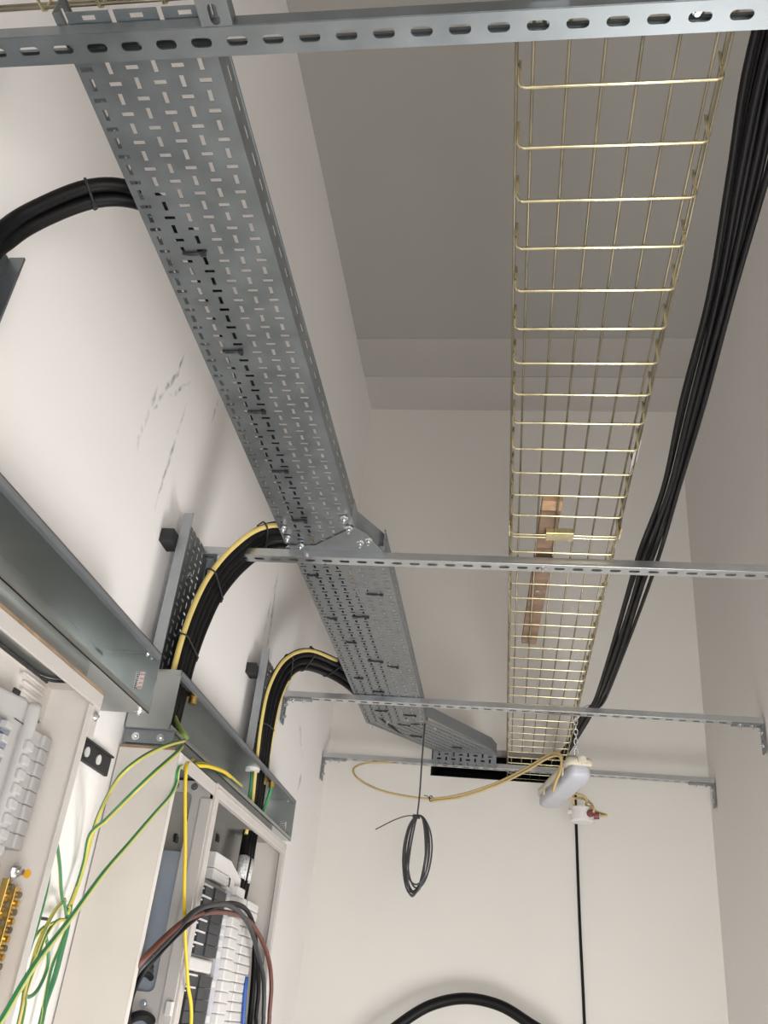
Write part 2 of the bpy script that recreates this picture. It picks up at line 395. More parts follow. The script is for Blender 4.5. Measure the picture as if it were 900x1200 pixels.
E2 = V((-.065, 4.29, ZT+.004))
b = MB(); n_ = V((1, -.6, 0)).normalized()*.0015
b.prism([Cc+V((.002, -.05, 0)), D2, D2+V((0, 0, .05)), Cc+V((.002, -.05, .05))], n_); b.prism([D2, E2, E2+V((0, 0, .05)), D2+V((0, 0, .05))], n_)
b.build('side_flange', M['flange'], bd)
b = MB(); b.perf((-.365, 4.292, ZT+.003), (1, 0, 0), (0, 0, -1), .30, .062, [.03+.0343*i for i in range(8)], .046, phase=(.5, 0.), slot=(.019, .008), first=.01); b.build('drop_plate', M['tray2'], bd, solid=.0015)
b = MB(); b.prism([A, B2, B2+V((0, 0, .05)), A+V((0, 0, .05))], V((-1, .9, 0)).normalized()*.0015); b.build('side_flange', M['flange'], bd)
for p in ((A+V((.02, .03, 0))), Cc+V((-.02, .02, 0)), Cc+V((.03, .12, 0)), V((-.45, 3.82, A.z)), V((-.54, 3.86, A.z))): bolt(bd, p-V((0, 0, .0015)), (0, 0, -1), .006, .007)

# ------------------------------------------------------------------ vertical trays standing off the left wall
def wall_tray(y0, y1, z1, z0, label):
    xo = XL+.038
    t = thing('wall_tray', (xo, (y0+y1)/2, z0), label, 'cable tray', 'short upright trays on the left wall')
    W = y1-y0
    MB().perf((xo, y0, z1), (0, 1, 0), (0, 0, -1), W, z1-z0, [.018+.0343*i for i in range(int((W-.01)/.0343))], .05, phase=(.5, 0.)).build('base', M['galv'], t, solid=.0014)
    for y in (y0, y1):
        b = MB(); b.box((xo, y-.001, z0), (xo+.026, y+.001, z1+.004)); b.box((xo+.0245, y-.004 if y == y0 else y-.001, z0), (xo+.028, y+.001 if y == y0 else y+.004, z1+.004)); b.build('side_flange', M['flange_l' if y0 > 1.5 else 'galv'], t)
    b = MB(); b.box((XL, y0-.035, z1-.10), (xo-.002, y0+.03, z1-.062), .002); b.build('spacer_block', M['blackm'], t)
    for k, (dy, dz) in enumerate(((.03, .05), (W*.55, .12), (.03, .3))): bolt(t, (xo+.001, y0+dy, z1-dz), (1, 0, 0), .006, .004)
    return t
wall_tray(.84, 1.058, 1.098, .70, 'upright wall tray cut by the left edge of the frame, black cables curving into it')
wall_tray(2.035, 2.27, 1.145, .72, 'middle upright wall tray, dark perforated face, behind the bundle with a yellow cable')
wall_tray(2.975, 3.20, 1.125, .72, 'farthest upright wall tray, mostly hidden behind the far cable bundle')

# ------------------------------------------------------------------ wire basket trays
ZB = 1.153; WR = .0024
def basket(y0, y1, k0, k1, label, tagy=None):
    t = thing('wire_basket_tray', (.12, (y0+y1)/2, ZB), label, 'cable basket', 'yellow zinc wire baskets')
    xl, xr = -.012, .262
    for x in [xl+.018+.0475*i for i in range(6)]:
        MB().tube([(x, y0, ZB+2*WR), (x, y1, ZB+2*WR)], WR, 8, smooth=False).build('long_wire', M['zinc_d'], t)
    for x in (xl-WR*2, xr+WR*2):
        for z in (ZB+.030, ZB+.055):
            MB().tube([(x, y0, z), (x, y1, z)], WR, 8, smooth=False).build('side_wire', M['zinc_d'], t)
    for k in range(k0, k1):
        y = .805+.1*k + (.014 if y0 > 2 and k == 13 else 0)
        c = .009
        MB().tube([(xl, y, ZB+.060), (xl, y, ZB+.03), (xl, y, ZB+c), (xl+c*.3, y, ZB+c*.3), (xl+c, y, ZB), (.12, y, ZB), (xr-c, y, ZB), (xr-c*.3, y, ZB+c*.3), (xr, y, ZB+c), (xr, y, ZB+.03), (xr, y, ZB+.060)], WR*1.05, 8, smooth=False).build('cross_wire', M['zinc'], t)
    return t
bk1 = basket(.25, 2.109, -5, 14, 'near length of yellow zinc wire basket, wide open mesh at the top right')
bk2 = basket(2.113, 4.86, 13, 41, 'far length of yellow zinc wire basket running from the timber batten into the wall opening')
# joint couplers, label, clamp plates
b = MB()
b.box((-.019, 2.085, ZB+.015), (-.016, 2.145, ZB+.05)); b.build('coupler', M['zinc'], bk1)
b = MB(); b.box((.268, 2.085, ZB+.015), (.271, 2.145, ZB+.05)); b.build('coupler', M['zinc'], bk1)
b = MB(); b.box((.078, 2.09, ZB-.006), (.148, 2.125, ZB-.003)); b.box((.078, 2.088, ZB-.003), (.148, 2.091, ZB+.012)); b.build('coupler', M['zinc'], bk1)
b = MB(); b.prism([(.258, 1.735, ZB+.014), (.276, 1.735, ZB+.05), (.276, 1.82, ZB+.05), (.258, 1.82, ZB+.014)], (-.001, 0, .0005)); b.build('maker_tag', M['white'], bk1)
for x in (.026, .208):
    b = MB(); b.box((x-.024, .66, ZB+.008), (x+.024, .715, ZB+.011), .001); b.box((x-.024, .668, ZB-.002), (x+.024, .671, ZB+.010)); b.build('clamp_plate', M['galv_l'], bk1)

# basket crossing above the nearest channel, only its edge in the frame
sb = thing('wire_basket_tray', (-.65, .58, 1.215), 'edge of another wire basket crossing in the top left corner', 'cable basket', 'yellow zinc wire baskets')
for y, z in ((.695, 1.232), (.688, 1.21), (.64, 1.205), (.59, 1.205)):
    MB().tube([(XL+.02, y, z), (-.30, y-.004, z)], WR, 8, smooth=False).build('long_wire', M['zinc_d'], sb)
for x in (-.86, -.77, -.685, -.60, -.505):
    MB().tube([(x, .50, 1.20), (x, .66, 1.20), (x, .686, 1.203), (x, .691, 1.212), (x, .691, 1.235)], WR, 8, smooth=False).build('cross_wire', M['zinc'], sb)

# timber batten lying in the basket
wb = thing('timber_batten', (.07, 2.43, ZB+.01), 'brown timber batten lying inside the wire basket, pale sawn end', 'timber')
a0, a1 = V((.088, 1.955, ZB+.022)), V((.052, 2.90, ZB+.022)); dd = (a1-a0).normalized(); sd = V((dd.y, -dd.x, 0))
b = MB(); b.obox((a0+a1)/2, sd, dd, V((0, 0, 1)), (.050, (a1-a0).length, .022), .002); b.build('plank', M['wood'], wb)
b = MB(); b.obox(a0+dd*.02, sd, dd, V((0, 0, 1)), (.0505, .045, .0225), .002); b.build('sawn_end', M['wood_l'], wb)
for s_ in (.14, .52): b = MB(); p = a0+dd*s_; b.cyl(p-V((0, 0, .013)), p-V((0, 0, .0105)), .006); b.build('nail_head', M['galv_l'], wb)

# ------------------------------------------------------------------ galvanised trunking above the boards
def trunking(x1, y0, y1, z0, z1, label, near_cap):
    t = thing('metal_trunking', ((XL+x1)/2, (y0+y1)/2, z0), label, 'trunking', 'open galvanised trunkings on the left wall')
    s = .0016; xb = XL+.003
    b = MB(); b.box((xb, y0, z1-s), (x1, y1, z1)); b.build('top_plate', M['galv_d'], t)
    b = MB(); b.box((xb, y0, z0), (xb+s, y1, z1-s)); b.build('back_plate', M['galv_d'], t)
    b = MB(); b.box((xb, y0, z0), (x1, y1, z0+s)); b.build('bottom_plate', M['galv_d'], t)
    b = MB(); b.box((x1-s, y0, z1-.013), (x1, y1, z1)); b.box((x1-.012, y0, z1-.014), (x1-s, y1, z1-.0125)); b.build('top_lip', M['flange'], t)
    b = MB(); b.box((x1-s, y0, z0), (x1, y1, z0+.012)); b.build('bottom_lip', M['galv_d'], t)
    b = MB(); b.box((xb, y1-s, z0+s), (x1, y1, z1-s)); b.box((xb+.01, y1-.02, z1-.004), (x1-.012, y1-s, z1-.002)); ec = b.build('end_cap', M['galv_d'], t)
    bolt(ec, (x1-.03, y1-.011, z1-.004), (0, 0, -1), .004, .003)
    if near_cap:
        b = MB(); b.box((xb, y0, z0+s), (x1, y0+s, z1-s)); b.build('end_cap', M['galv_d'], t)
    return t
k1 = trunking(-.784, .35, 1.85, .539, .676, 'nearer galvanised trunking with bright end plate, above the cream board at left edge', False)
k2 = trunking(-.812, 2.06, 3.50, .566, .715, 'farther galvanised trunking with black cables entering its top, above the cream board', True)
def sticker(t, x0, x1, y, z0, z1, pink):
    b = MB(); b.box((x0, y-.001, z0), (x1, y, z1)); o = b.build('maker_sticker', M['white'], t); o['label'] = 'small printed sticker'
    b = MB(); rs = random.Random(5); n = 9; hgt = (z1-z0)/n
    for k in range(n):
        a = x0+.002; e = x0+(x1-x0)*(.45 if pink else .9)
        while a < e-.002:
            ww = min(rs.uniform(.001, .005), e-a); b.box((a, y-.0014, z0+k*hgt+hgt*.2), (a+ww, y-.001, z0+k*hgt+hgt*.75)); a += ww+.0012
    b.build('print', M['blackm'], o)
    if pink:
        b = MB()
        for k in range(4): b.box((x0+(x1-x0)*.52, y-.0014, z0+.002+k*(z1-z0)/4), (x1-.001, y-.001, z0-.002+(k+.85)*(z1-z0)/4))
        b.build('pink_print', M['pink'], o)
sticker(k1, -.832, -.812, 1.8475, .592, .632, True)
sticker(k2, -.862, -.838, 3.4975, .590, .635, False)
for p in ((-.90, 1.84, .539), (-.80, 1.835, .539)): bolt(k1, p, (0, 0, -1), .006, .004)
# collars between trunking and board
b = MB(); b.box((-.92, .7, .50), (-.80, 1.56, .539)); b.build('collar', M['galv_d'], k1)
b = MB(); b.box((-.92, 2.075, .522), (-.815, 3.2, .566)); b.box((-.925, 2.066, .530), (-.80, 2.069, .563)); b.box((-.925, 2.06, .563), (-.80, 2.08, .566)); b.build('collar', M['galv'], k2)
for x in (-.895, -.832): bolt(k2, (x, 2.066, .545), (0, -1, 0), .006, .004)

# ------------------------------------------------------------------ boards
def plate_holes(mb, o, u, v, W, L, holes, t):
    """flat plate with rectangular openings (u0,u1,v0,v1), no two in the same v range"""
    o, u, v, t = V(o), V(u), V(v), V(t); cur = 0.
    def bx(u0, u1, v0, v1):
        if u1-u0 > 1e-4 and v1-v0 > 1e-4: mb.prism([o+u*u0+v*v0, o+u*u1+v*v0, o+u*u1+v*v1, o+u*u0+v*v1], t)
    for h in sorted(holes, key=lambda q: q[2]):
        bx(0, W, cur, h[2]); bx(0, h[0], h[2], h[3]); bx(h[1], W, h[2], h[3]); cur = h[3]
    bx(0, W, cur, L)
ZLOW = -.55
def corner_fill(mb, c, du, dv, r, t, n=6):
    """rounds the inside corner of an opening: c corner, du and dv unit vectors into the opening"""
    c, du, dv = V(c), V(du), V(dv)
    pts = [c] + [c + du*r*(1-math.sin(k/n*PI/2)) + dv*r*(1-math.cos(k/n*PI/2)) for k in range(n+1)]
    mb.prism(pts, t)

# --- board nearer the camera, at the left edge
XF = -.775
Y0, Y1, ZTp = .55, 1.572, .495
bd1 = thing('distribution_board', ((XL+XF)/2, (Y0+Y1)/2, ZLOW), 'open cream distribution board at the left edge with white cover, brass bars and no door', 'distribution board')
xb = -.868
b = MB(); b.box((XL+.002, Y0, ZLOW), (xb, Y1, ZTp-.002)); 
for k in range(3): b.obox((xb+.002, 1.50, .484-.014*k), (0, 1, 0), (0, 0, 1), (1, 0, 0), (.08, .006, .009), .002)
b.cyl((xb, 1.452, .478), (xb+.006, 1.452, .478), .007)
b.build('back_panel', M['cream'], bd1)
b = MB(); b.box((xb, Y1-.002, ZLOW), (XF-.0, Y1, ZTp))
b.build('side_panel', M['cream'], bd1)
b = MB(); b.box((XF-.0015, Y1-.022, ZLOW), (XF, Y1-.002, ZTp-.03)); b.box((XF-.0015, Y1-.0015, ZTp-.085), (XF-.0003, Y1+.026, ZTp-.026)); b.build('side_lip', M['frame'], bd1)
b = MB(); plate_holes(b, (xb, Y0, ZTp-.002), (1, 0, 0), (0, 1, 0), XF-xb, Y1-Y0, [(.012, .075, .08, .965)], (0, 0, .002))
for (cx, du) in ((xb+.012, 1), (xb+.075, -1)): corner_fill(b, (cx, Y0+.965, ZTp-.002), (du, 0, 0), (0, -1, 0), .03, (0, 0, .002))
b.build('top_panel', M['cream'], bd1)
b = MB(); b.box((XF-.004, Y0, ZTp-.027), (XF+.001, Y1+.026, ZTp), .001); b.build('front_rail', M['frame'], bd1)
b = MB(); b.box((XF-.02, Y0, ZTp+.0005), (XF+.0005, Y1+.02, ZTp+.006)); b.build('gasket', M['ply'], bd1)
b = MB(); b.tube([(xb+.013, Y0+.1, ZTp-.004), (xb+.013, Y0+.9, ZTp-.004), (xb+.015, Y0+.945, ZTp-.004), (xb+.03, Y0+.962, ZTp-.004), (xb+.06, Y0+.963, ZTp-.004)], .003, 6); b.build('grommet_strip', M['blackm'], bd1)
bolt(bd1, (-.80, 1.53, ZTp-.002), (0, 0, -1), .006, .005); bolt(bd1, (XF+.0, Y1+.012, .45), (1, 0, 0), .006, .003); bolt(bd1, (xb, 1.53, .42), (1, 0, 0), .007, .008)
# white shroud with rounded top
xs = -.826
b = MB()
prof = [(1.20, .415), (1.36, .425), (1.43, .432), (1.455, .428), (1.472, .412), (1.480, .39), (1.480, .0), (1.20, .0)]
b.prism([(xb+.002, y, z) for y, z in prof], (xs-xb-.006, 0, 0))
sh = b.build('breaker_cover', M['white1'], bd1)
bv = sh.modifiers.new('round', 'BEVEL'); bv.width = .008; bv.segments = 3
b = MB(); b.tube([(xs-.002, 1.452, .40), (xs+.001, 1.45, .39), (xs+.001, 1.45, -.05)], .013, 12); b.build('cover_rib', M['white1'], sh, True)
b = MB(); b.box((xs-.006, 1.38, .425), (xs-.002, 1.40, .433)); b.build('cover_notch', M['blackm'], sh)
for k in range(9):
    z = .345-.024*k
    b = MB(); b.box((xs+.008, 1.438, z), (xs+.017, 1.462, z+.017), .003); b.build('cover_tab', M['white1'], sh)
b = MB(); b.box((xs-.002, 1.405, .3865), (xs-.0015, 1.478, .388)); b.build('cover_seam', M['blackm'], sh)
for k in range(8):                                                      # blanking strip to the right
    z = .395-.0245*(k+1)
    b = MB(); b.box((xb+.004, 1.484, z), (xs-.01, 1.525, z+.0238), .0012); b.box((xb+.004, 1.5255, z), (xs-.004, 1.555, z+.0238), .0025); b.build('blanking_piece', M['white1'], bd1)
for k in range(5):
    z = .375-.0225*k
    b = MB(); b.box((xb+.004, 1.28, z-.021), (xs+.006, 1.392, z), .002); br = b.build('breaker', M['mcb_b'], bd1)
    b = MB(); b.box((xs+.006, 1.352, z-.017), (xs+.02, 1.372, z-.005), .002); b.build('toggle', M['white1'], br)
    b = MB(); b.box((xs+.0062, 1.325, z-.015), (xs+.008, 1.34, z-.006)); b.build('indicator', M['blue_c' if k < 1 else 'white1'], br)
# earth bars
for (y, w, zt, m) in ((1.546, .015, .142, 'brass'), (1.513, .012, .150, 'brass')):
    xq = -.812
    b = MB(); b.box((xq-.012, y-w/2, -.2), (xq, y+w/2, zt), .001); eb = b.build('earth_bar', M[m], bd1)
    for k in range(18):
        z = zt-.012-.0135*k
        b = MB(); b.cyl((xq, y+w*.15, z), (xq+.006, y+w*.15, z), .005, n=10); b.build('terminal_screw', M['brass' if k % 2 else 'zinc_d'], eb)
bolt(bd1, (-.815, 1.522, .163), (1, 0, 0), .009, .007); 
b = MB(); pd = aty(32, 1024, Y1-.002); b.cyl(pd, pd-V((0, .0012, 0)), .007, n=18); b.build('paint_dot', M['orange'], bd1)

# --- board farther along: cable chamber + breaker chamber
W0, W1, W2, ZT2 = 2.062, 2.375, 3.262, .517
bd2 = thing('distribution_board', ((XL+XF)/2, (W0+W2)/2, ZLOW), 'larger cream distribution board beneath the far trunking, cable chamber and dark breakers exposed', 'distribution board')
b = MB(); b.box((XL+.003, W0, ZLOW), (XF, W0+.002, ZT2), .0008); b.box((XF-.002, W0, ZLOW), (XF, W0+.022, ZT2)); b.build('near_side_panel', M['cream'], bd2)
b = MB(); b.box((XL+.003, W0, ZT2), (XF-.012, W0+.03, ZT2+.006)); b.build('gasket', M['ply'], bd2)
b = MB(); b.box((XL+.003, W0+.002, ZLOW), (XL+.006, W2, ZT2-.002)); b.build('back_plate', M['plate'], bd2)
# partition with long cable slots
xp = XL+.006; wp = XF-.03-xp
b = MB(); slots = [(.028, .028+.062, .03, .503), (.028, .028+.062, .545, .9)]
plate_holes(b, (xp, W1, ZT2), (1, 0, 0), (0, 0, -1), XF-xp-.002, ZT2-ZLOW, slots, (0, .002, 0))
for u0, u1, v0, v1 in slots:
    for uu_, du in ((u0, 1), (u1, -1)):
        for v_, dv in ((v0, -1), (v1, 1)): corner_fill(b, (xp+uu_, W1, ZT2-v_), (du, 0, 0), (0, 0, dv), .016, (0, .002, 0))
pt = b.build('partition', M['frame'], bd2)
for x, z in ((-.884, .502), (-.832, .502), (-.893, -.011), (-.853, -.011)):
    b = MB(); b.cyl((x, W1-.003, z), (x, W1, z), .0095, n=20); b.cyl((x, W1-.005, z), (x, W1-.003, z), .005, n=6); b.build('screw', M['chrome'], pt)
b = MB(); b.box((XF-.002, W0+.022, ZT2-.034), (XF, W1, ZT2)); b.box((XF-.03, W0+.002, ZT2-.002), (XF, W1, ZT2)); b.build('chamber_rail', M['frame'], bd2)
b = MB(); b.box((XF-.03, W1-.002, ZT2-.045), (XF-.001, W1-.012, ZLOW)); b.build('hinge_strip', M['frame'], bd2)
b = MB(); b.box((XF-.014, W1-.012, -.03), (XF+.002, W1-.03, .0), .002); b.build('hinge', M['white'], bd2)
# front frame of the breaker chamber
fr = MB(); fw = .034
fr.box((XF-.012, W1, ZLOW), (XF+.006, W1+fw, ZT2), .002); fr.box((XF-.012, W2-.018, ZLOW), (XF+.006, W2, ZT2), .002); fr.box((XF-.012, W1+fw, ZT2-.034), (XF+.006, W2-.018, ZT2), .002)
fr.box((XF+.006, W1+.004, ZT2-.016), (XF+.0085, W2-.004, ZT2-.012)); fr.build('front_frame', M['frame'], bd2)
b = MB(); b.box((XL+.006, W2-.002, ZLOW), (XF-.012, W2, ZT2-.002)); b.build('far_side_panel', M['cream'], bd2)
b = MB(); b.box((XL+.006, W1+.002, ZT2-.002), (XF-.012, W2-.002, ZT2)); b.build('top_panel', M['plate'], bd2)
for y, z in ((2.55, .40), (2.62, .46), (2.95, .42), (2.93, .47)):
    b = MB(); b.cyl((XL+.006, y, z), (XL+.014, y, z), .008); b.box((XL+.006, y-.003, z-.014), (XL+.012, y+.022, z+.003)); b.build('fixing_stud', M['blackm'], bd2)
b = MB(); b.box((XL+.01, W1+.02, -.5), (-.835, 2.46, .34), .001); b.box((-.84, 2.43, -.5), (-.832, 2.47, .335)); b.build('bus_chassis', M['blue_steel'], bd2)
b = MB(); b.box((XL+.006, W0+.06, -.5), (XL+.012, W1-.02, .36)); b.build('chamber_plate', M['blue_steel'], bd2)
# breakers
XQ = -.805
b = MB(); b.box((XL+.01, 2.47, -.5), (XQ-.014, 2.92, .30)); b.build('breaker_carrier', M['plate'], bd2)
b = MB(); b.box((XL+.02, 2.585, .335), (XQ, 2.755, .375), .002); b.box((XL+.02, 2.60, .305), (XQ-.004, 2.78, .334), .002); b.prism([(XQ-.004, 2.757, .375), (XQ-.004, 2.89, .345), (XQ-.004, 2.90, .29), (XQ-.004, 2.757, .30)], (-.06, 0, 0)); b.box((XQ-.004, 2.735, .308), (XQ+.0, 2.752, .325)); b.build('top_cover', M['white'], bd2)
rowz = [.285-.0285*i for i in range(6)] + [.068-.0285*i for i in range(11)]
for i, z in enumerate(rowz):
    h = .0275
    b = MB(); b.box((XQ-.03, 2.545, z-h), (XQ, 2.625, z), .001); b.box((XQ-.03, 2.6255, z-h), (XQ+.004, 2.735, z), .001); b.box((XQ-.03, 2.50, z-h), (XQ-.008, 2.545, z-.002), .001); br = b.build('breaker', M['mcb'], bd2)
    if i < 8 : 
        b = MB(); b.box((XQ-.02, 2.515, z-.005), (XQ+.003, 2.60, z-.0005)); b.box((XQ-.02, 2.50, z-.014), (XQ-.004, 2.56, z-.010)); b.build('terminal_shield', M['white'], br)
    b = MB(); b.box((XQ-.02, 2.742, z-h+.004), (XQ+.006, 2.772, z-.006), .002); 
    if i < 6 or i % 3 == 0: b.build('toggle', M['white'], br)
    else: b.bm.free()
b = MB(); b.box((XQ-.025, 2.50, .074), (XQ-.004, 2.74, .108), .006); b.build('row_spacer', M['white'], bd2)
b = MB(); b.box((XQ-.02, 2.776, -.5), (XQ-.006, 2.82, .30)); b.build('cover_strip', M['lamp_d'], bd2)
for k in range(24):                                                      # ribbed post
    z = .318-.028*k
    b = MB(); b.box((XQ-.02, 2.822, z-.0274), (XQ+.012, 2.905, z), .004); b.build('post_segment', M['white'], bd2)
for k in range(26):                                                      # blank ways
    z = .300-.0258*k
    b = MB(); b.box((XQ-.03, 2.935, z-.0245), (XQ-.004, 3.0, z), .0025); b.box((XQ-.03, 3.0025, z-.0245), (XQ+.002, 3.135, z), .004); b.build('blanking_piece', M['white'], bd2)
b = MB(); b.box((XQ-.032, 2.93, -.4), (XQ-.022, 3.138, .296)); b.build('blank_backing', M['blackm'], bd2)

# black moulded bracket on the wall between the boards
wbk = thing('wall_bracket', (-.90, 1.93, .45), 'black moulded bracket with two white fixings on the wall between the boards', 'bracket')
b = MB(); b.box((XL, 1.79, .435), (XL+.010, 2.02, .482), .002); b.box((XL+.010, 1.79, .435), (XL+.024, 1.80, .482), .002); b.box((XL+.010, 1.79, .477), (XL+.016, 2.02, .482), .002); b.build('body', M['blackm'], wbk)
for y in (1.885, 1.95): b = MB(); b.cyl((XL+.010, y, .456), (XL+.013, y, .456), .011, n=18); b.build('fixing', M['white'], wbk)

# ------------------------------------------------------------------ thick black cables
def bundle(base, side, ks, r, m, name, labels, cat, group, lift=None):
    out = []
    for i, k in enumerate(ks):
        pts = []
        for j, (p, s) in enumerate(zip(base, side)):
            q = V(p)+V(s)*k
            if lift: q += V((0, 0, 1))*lift[i][j] if isinstance(lift[i], (list, tuple)) else V((0, 0, lift[i]))
            pts.append(q)
        cable(name, pts, r, m, labels[i], cat, group, 12); out.append(spline(pts, 12))
    return out
def tie(c, d, ru, rv, up, label, group, tail=.0, headside=1):
    """black cable tie round a bundle at c, running across direction d"""
    c, d, up = V(c), V(d).normalized(), V(up); u = (up-d*up.dot(d)).normalized(); w = d.cross(u)
    b = MB(); n = 24
    rings = []
    for k in range(n):
        a = 2*PI*k/n; p = c+u*math.cos(a)*ru+w*math.sin(a)*rv; nrm = (u*math.cos(a)/ru+w*math.sin(a)/rv).normalized()
        rings.append([b.bm.verts.new(p+d*x+nrm*y) for x, y in ((-.0024, 0), (.0024, 0), (.0024, .0015), (-.0024, .0015))])
    for k in range(n):
        q = (k+1) % n
        for e in range(4): b.bm.faces.new((rings[k][e], rings[k][(e+1) % 4], rings[q][(e+1) % 4], rings[q][e]))
    hp = c+w*rv*headside
    b.obox(hp, w, d, u, (.009, .007, .007), .001)
    if tail: b.tube([hp, hp+w*headside*tail*.5+u*.003, hp+w*headside*tail], .0018, 6)
    return tag(b.build('cable_tie', M['blackm']), label, 'cable tie', group)

def hull_tie(paths, r, p, d, label, group, tail=0., nose=V((1, 0, -.4))):
    """cable tie drawn tight round the cables of a bundle where they cross the plane (p, d)"""
    p, d = V(p), V(d).normalized(); u = d.orthogonal().normalized(); w = d.cross(u); P = []
    for pts in paths:
        c = min(pts, key=lambda q: abs((q-p).dot(d)) + .2*(q-p).length)
        x, y = (c-p).dot(u), (c-p).dot(w)
        P += [(x+(r+.001)*math.cos(a*PI/6), y+(r+.001)*math.sin(a*PI/6)) for a in range(12)]
    P = sorted(set(P))
    def half(seq):
        h = []
        for q in seq:
            while len(h) > 1 and (h[-1][0]-h[-2][0])*(q[1]-h[-2][1])-(h[-1][1]-h[-2][1])*(q[0]-h[-2][0]) <= 0: h.pop()
            h.append(q)
        return h[:-1]
    H = [p+u*x+w*y for x, y in half(P)+half(P[::-1])]
    b = MB(); b.tube(H, .0026, 6, closed=True, smooth=False)
    hp = max(H, key=lambda q: q.dot(nose)); n_ = (hp-p).normalized()
    b.obox(hp+n_*.003, d, n_, d.cross(n_), (.008, .010, .009), .001)
    if tail: b.tube([hp, hp+n_*tail*.5, hp+n_*tail], .0018, 6)
    return tag(b.build('cable_tie', M['blackm']), label, 'cable tie', group)
# bundle A : from the near tray down to the tray at the left edge
baseA = [(-.578, 2.15, ZT+.014), (-.578, 1.6, ZT+.014), (-.575, 1.25, ZT+.016), (-.60, 1.12, ZT+.04), (-.65, 1.06, 1.222), (-.70, 1.035, 1.232), (-.755, 1.015, 1.208), (-.815, 1.0, 1.15), (-.855, .99, 1.09), (-.868, .975, 1.0), (-.868, .97, .72)]
sideA = [(1, 0, 0), (1, 0, 0), (.9, .4, 0), (.6, .8, 0), (.2, .9, -.2), (0, 1, -.3), (0, 1, -.35), (-.1, 1, -.3), (0, 1, -.2), (0, 1, 0), (0, 1, 0)]
pA = bundle(baseA, sideA, (-.013, .012, 0), .0125, M['black'], 'power_cable', ['upper outer black cable of the arch at the upper left edge', 'lower inner black cable of the arch at the upper left edge', 'middle black cable of the arch at the upper left edge'], 'cable', 'black cables in the upper left arch', (0, 0, .018))
hull_tie(pA, .0125, (-.755, 1.015, 1.212), (-.6, -.1, -.35), 'black tie round the cable arch at the upper left', 'ties on the arched cable bundles')

# bundle B : from the second channel down into the far trunking
def ctr(*p): return [V(q) for q in p]
baseB = ctr((-.15, 4.62, ZT+.045), (-.20, 4.36, ZT+.035), (-.33, 4.17, ZT+.028), (-.49, 4.0, ZT+.025), (-.55, 3.75, ZT+.02), (-.55, 3.2, ZT+.02), (-.55, 2.75, ZT+.02), (-.565, 2.5, ZT+.025), (-.61, 2.36, 1.20), (-.67, 2.30, 1.222), (-.735, 2.27, 1.195), (-.795, 2.245, 1.115), (-.835, 2.225, 1.02), (-.852, 2.205, .92), (-.860, 2.19, .82), (-.862, 2.18, .715), (-.862, 2.18, .55), (-.86, 2.19, .40))
sideB = ctr((-1, 0, 0), (-.8, .5, 0), (-.7, .6, 0), (-.8, .5, 0), (-1, 0, 0), (-1, 0, 0), (-1, 0, 0), (-.9, .4, 0), (-.5, .85, 0), (-.1, 1, 0), (0, 1, 0), (0, 1, 0), (0, 1, 0), (0, 1, 0), (0, .95, 0), (0, .9, 0), (0, .7, 0), (0, .6, 0))
nB = ['nearest', 'second', 'third', 'farthest']
pB = bundle(baseB, sideB, (-.045, -.015, .015, .045), .0148, M['black'], 'power_cable', [f'{w} thick black cable in the middle wall bundle beside the yellow cable' for w in nB], 'cable', 'black cables of the middle wall bundle', (.004, 0, .004, -.003))
pB += bundle(baseB[:-1], sideB[:-1], (-.028, .03), .0135, M['black'], 'power_cable', ['black cable behind the front row of the middle wall bundle, nearer the camera', 'black cable behind the front row of the middle wall bundle, farther side'], 'cable', 'black cables of the middle wall bundle', (.024, .022))
eb = [p+s*(-.072)+V((.004, 0, .0)) for p, s in zip(baseB[7:16], sideB[7:16])]
cable('earth_cable', eb, .0075, M['earth_y'], 'pale yellow earth cable along the near edge of the middle wall bundle', 'earth cable')
pB.append(spline(eb, 12))
for i, lab in ((10, 'topmost'), (12, 'middle'), (14, 'lowest')):
    hull_tie(pB, .0148, baseB[i], baseB[i+1]-baseB[i-1], f'{lab} black tie round the middle wall cable bundle', 'ties on the arched cable bundles', .012, V((0, 1, -.3)))

# bundle C : from the wide tray down through the far trunking into the board
baseC = ctr((-.24, 4.62, ZT+.04), (-.28, 4.36, ZT+.03), (-.39, 4.16, ZT+.026), (-.47, 4.02, ZT+.024), (-.52, 3.85, ZT+.02), (-.58, 3.68, ZT+.03), (-.65, 3.54, 1.218), (-.72, 3.40, 1.222), (-.785, 3.22, 1.185), (-.825, 3.11, 1.11), (-.848, 3.065, 1.0), (-.855, 3.06, .87), (-.857, 3.085, .715), (-.857, 3.10, .6), (-.855, 3.08, .5), (-.85, 3.06, .38), (-.847, 3.03, .29))
sideC = ctr((-.9, 0, 0), (-.7, .4, 0), (-.6, .6, 0), (-.6, .6, 0), (-.6, .7, 0), (-.6, .8, 0), (-.5, .85, -.1), (-.4, .85, -.15), (-.3, .9, -.2), (-.1, 1, -.1), (0, 1, 0), (0, 1, 0), (0, .9, 0), (0, .75, 0), (0, .75, 0), (0, .8, 0), (0, .8, 0))
pC = bundle(baseC, sideC, (-.042, .0, .04), .0175, M['black'], 'power_cable', ['outer thick black cable of the far wall bundle', 'middle thick black cable of the far wall bundle', 'inner thick black cable of the far wall bundle'], 'cable', 'black cables of the far wall bundle', (.008, .0, -.004))
cable('earth_cable', [p+s*(-.072)+V((.0, 0, 0)) for p, s in zip(baseC[7:15], sideC[7:15])], .0065, M['earth_y'], 'yellow earth cable on the near outer edge of the far wall bundle', 'earth cable')
ec_ = [p+s*.068+V((.01, 0, .0)) for p, s in zip(baseC[4:12], sideC[4:12])]
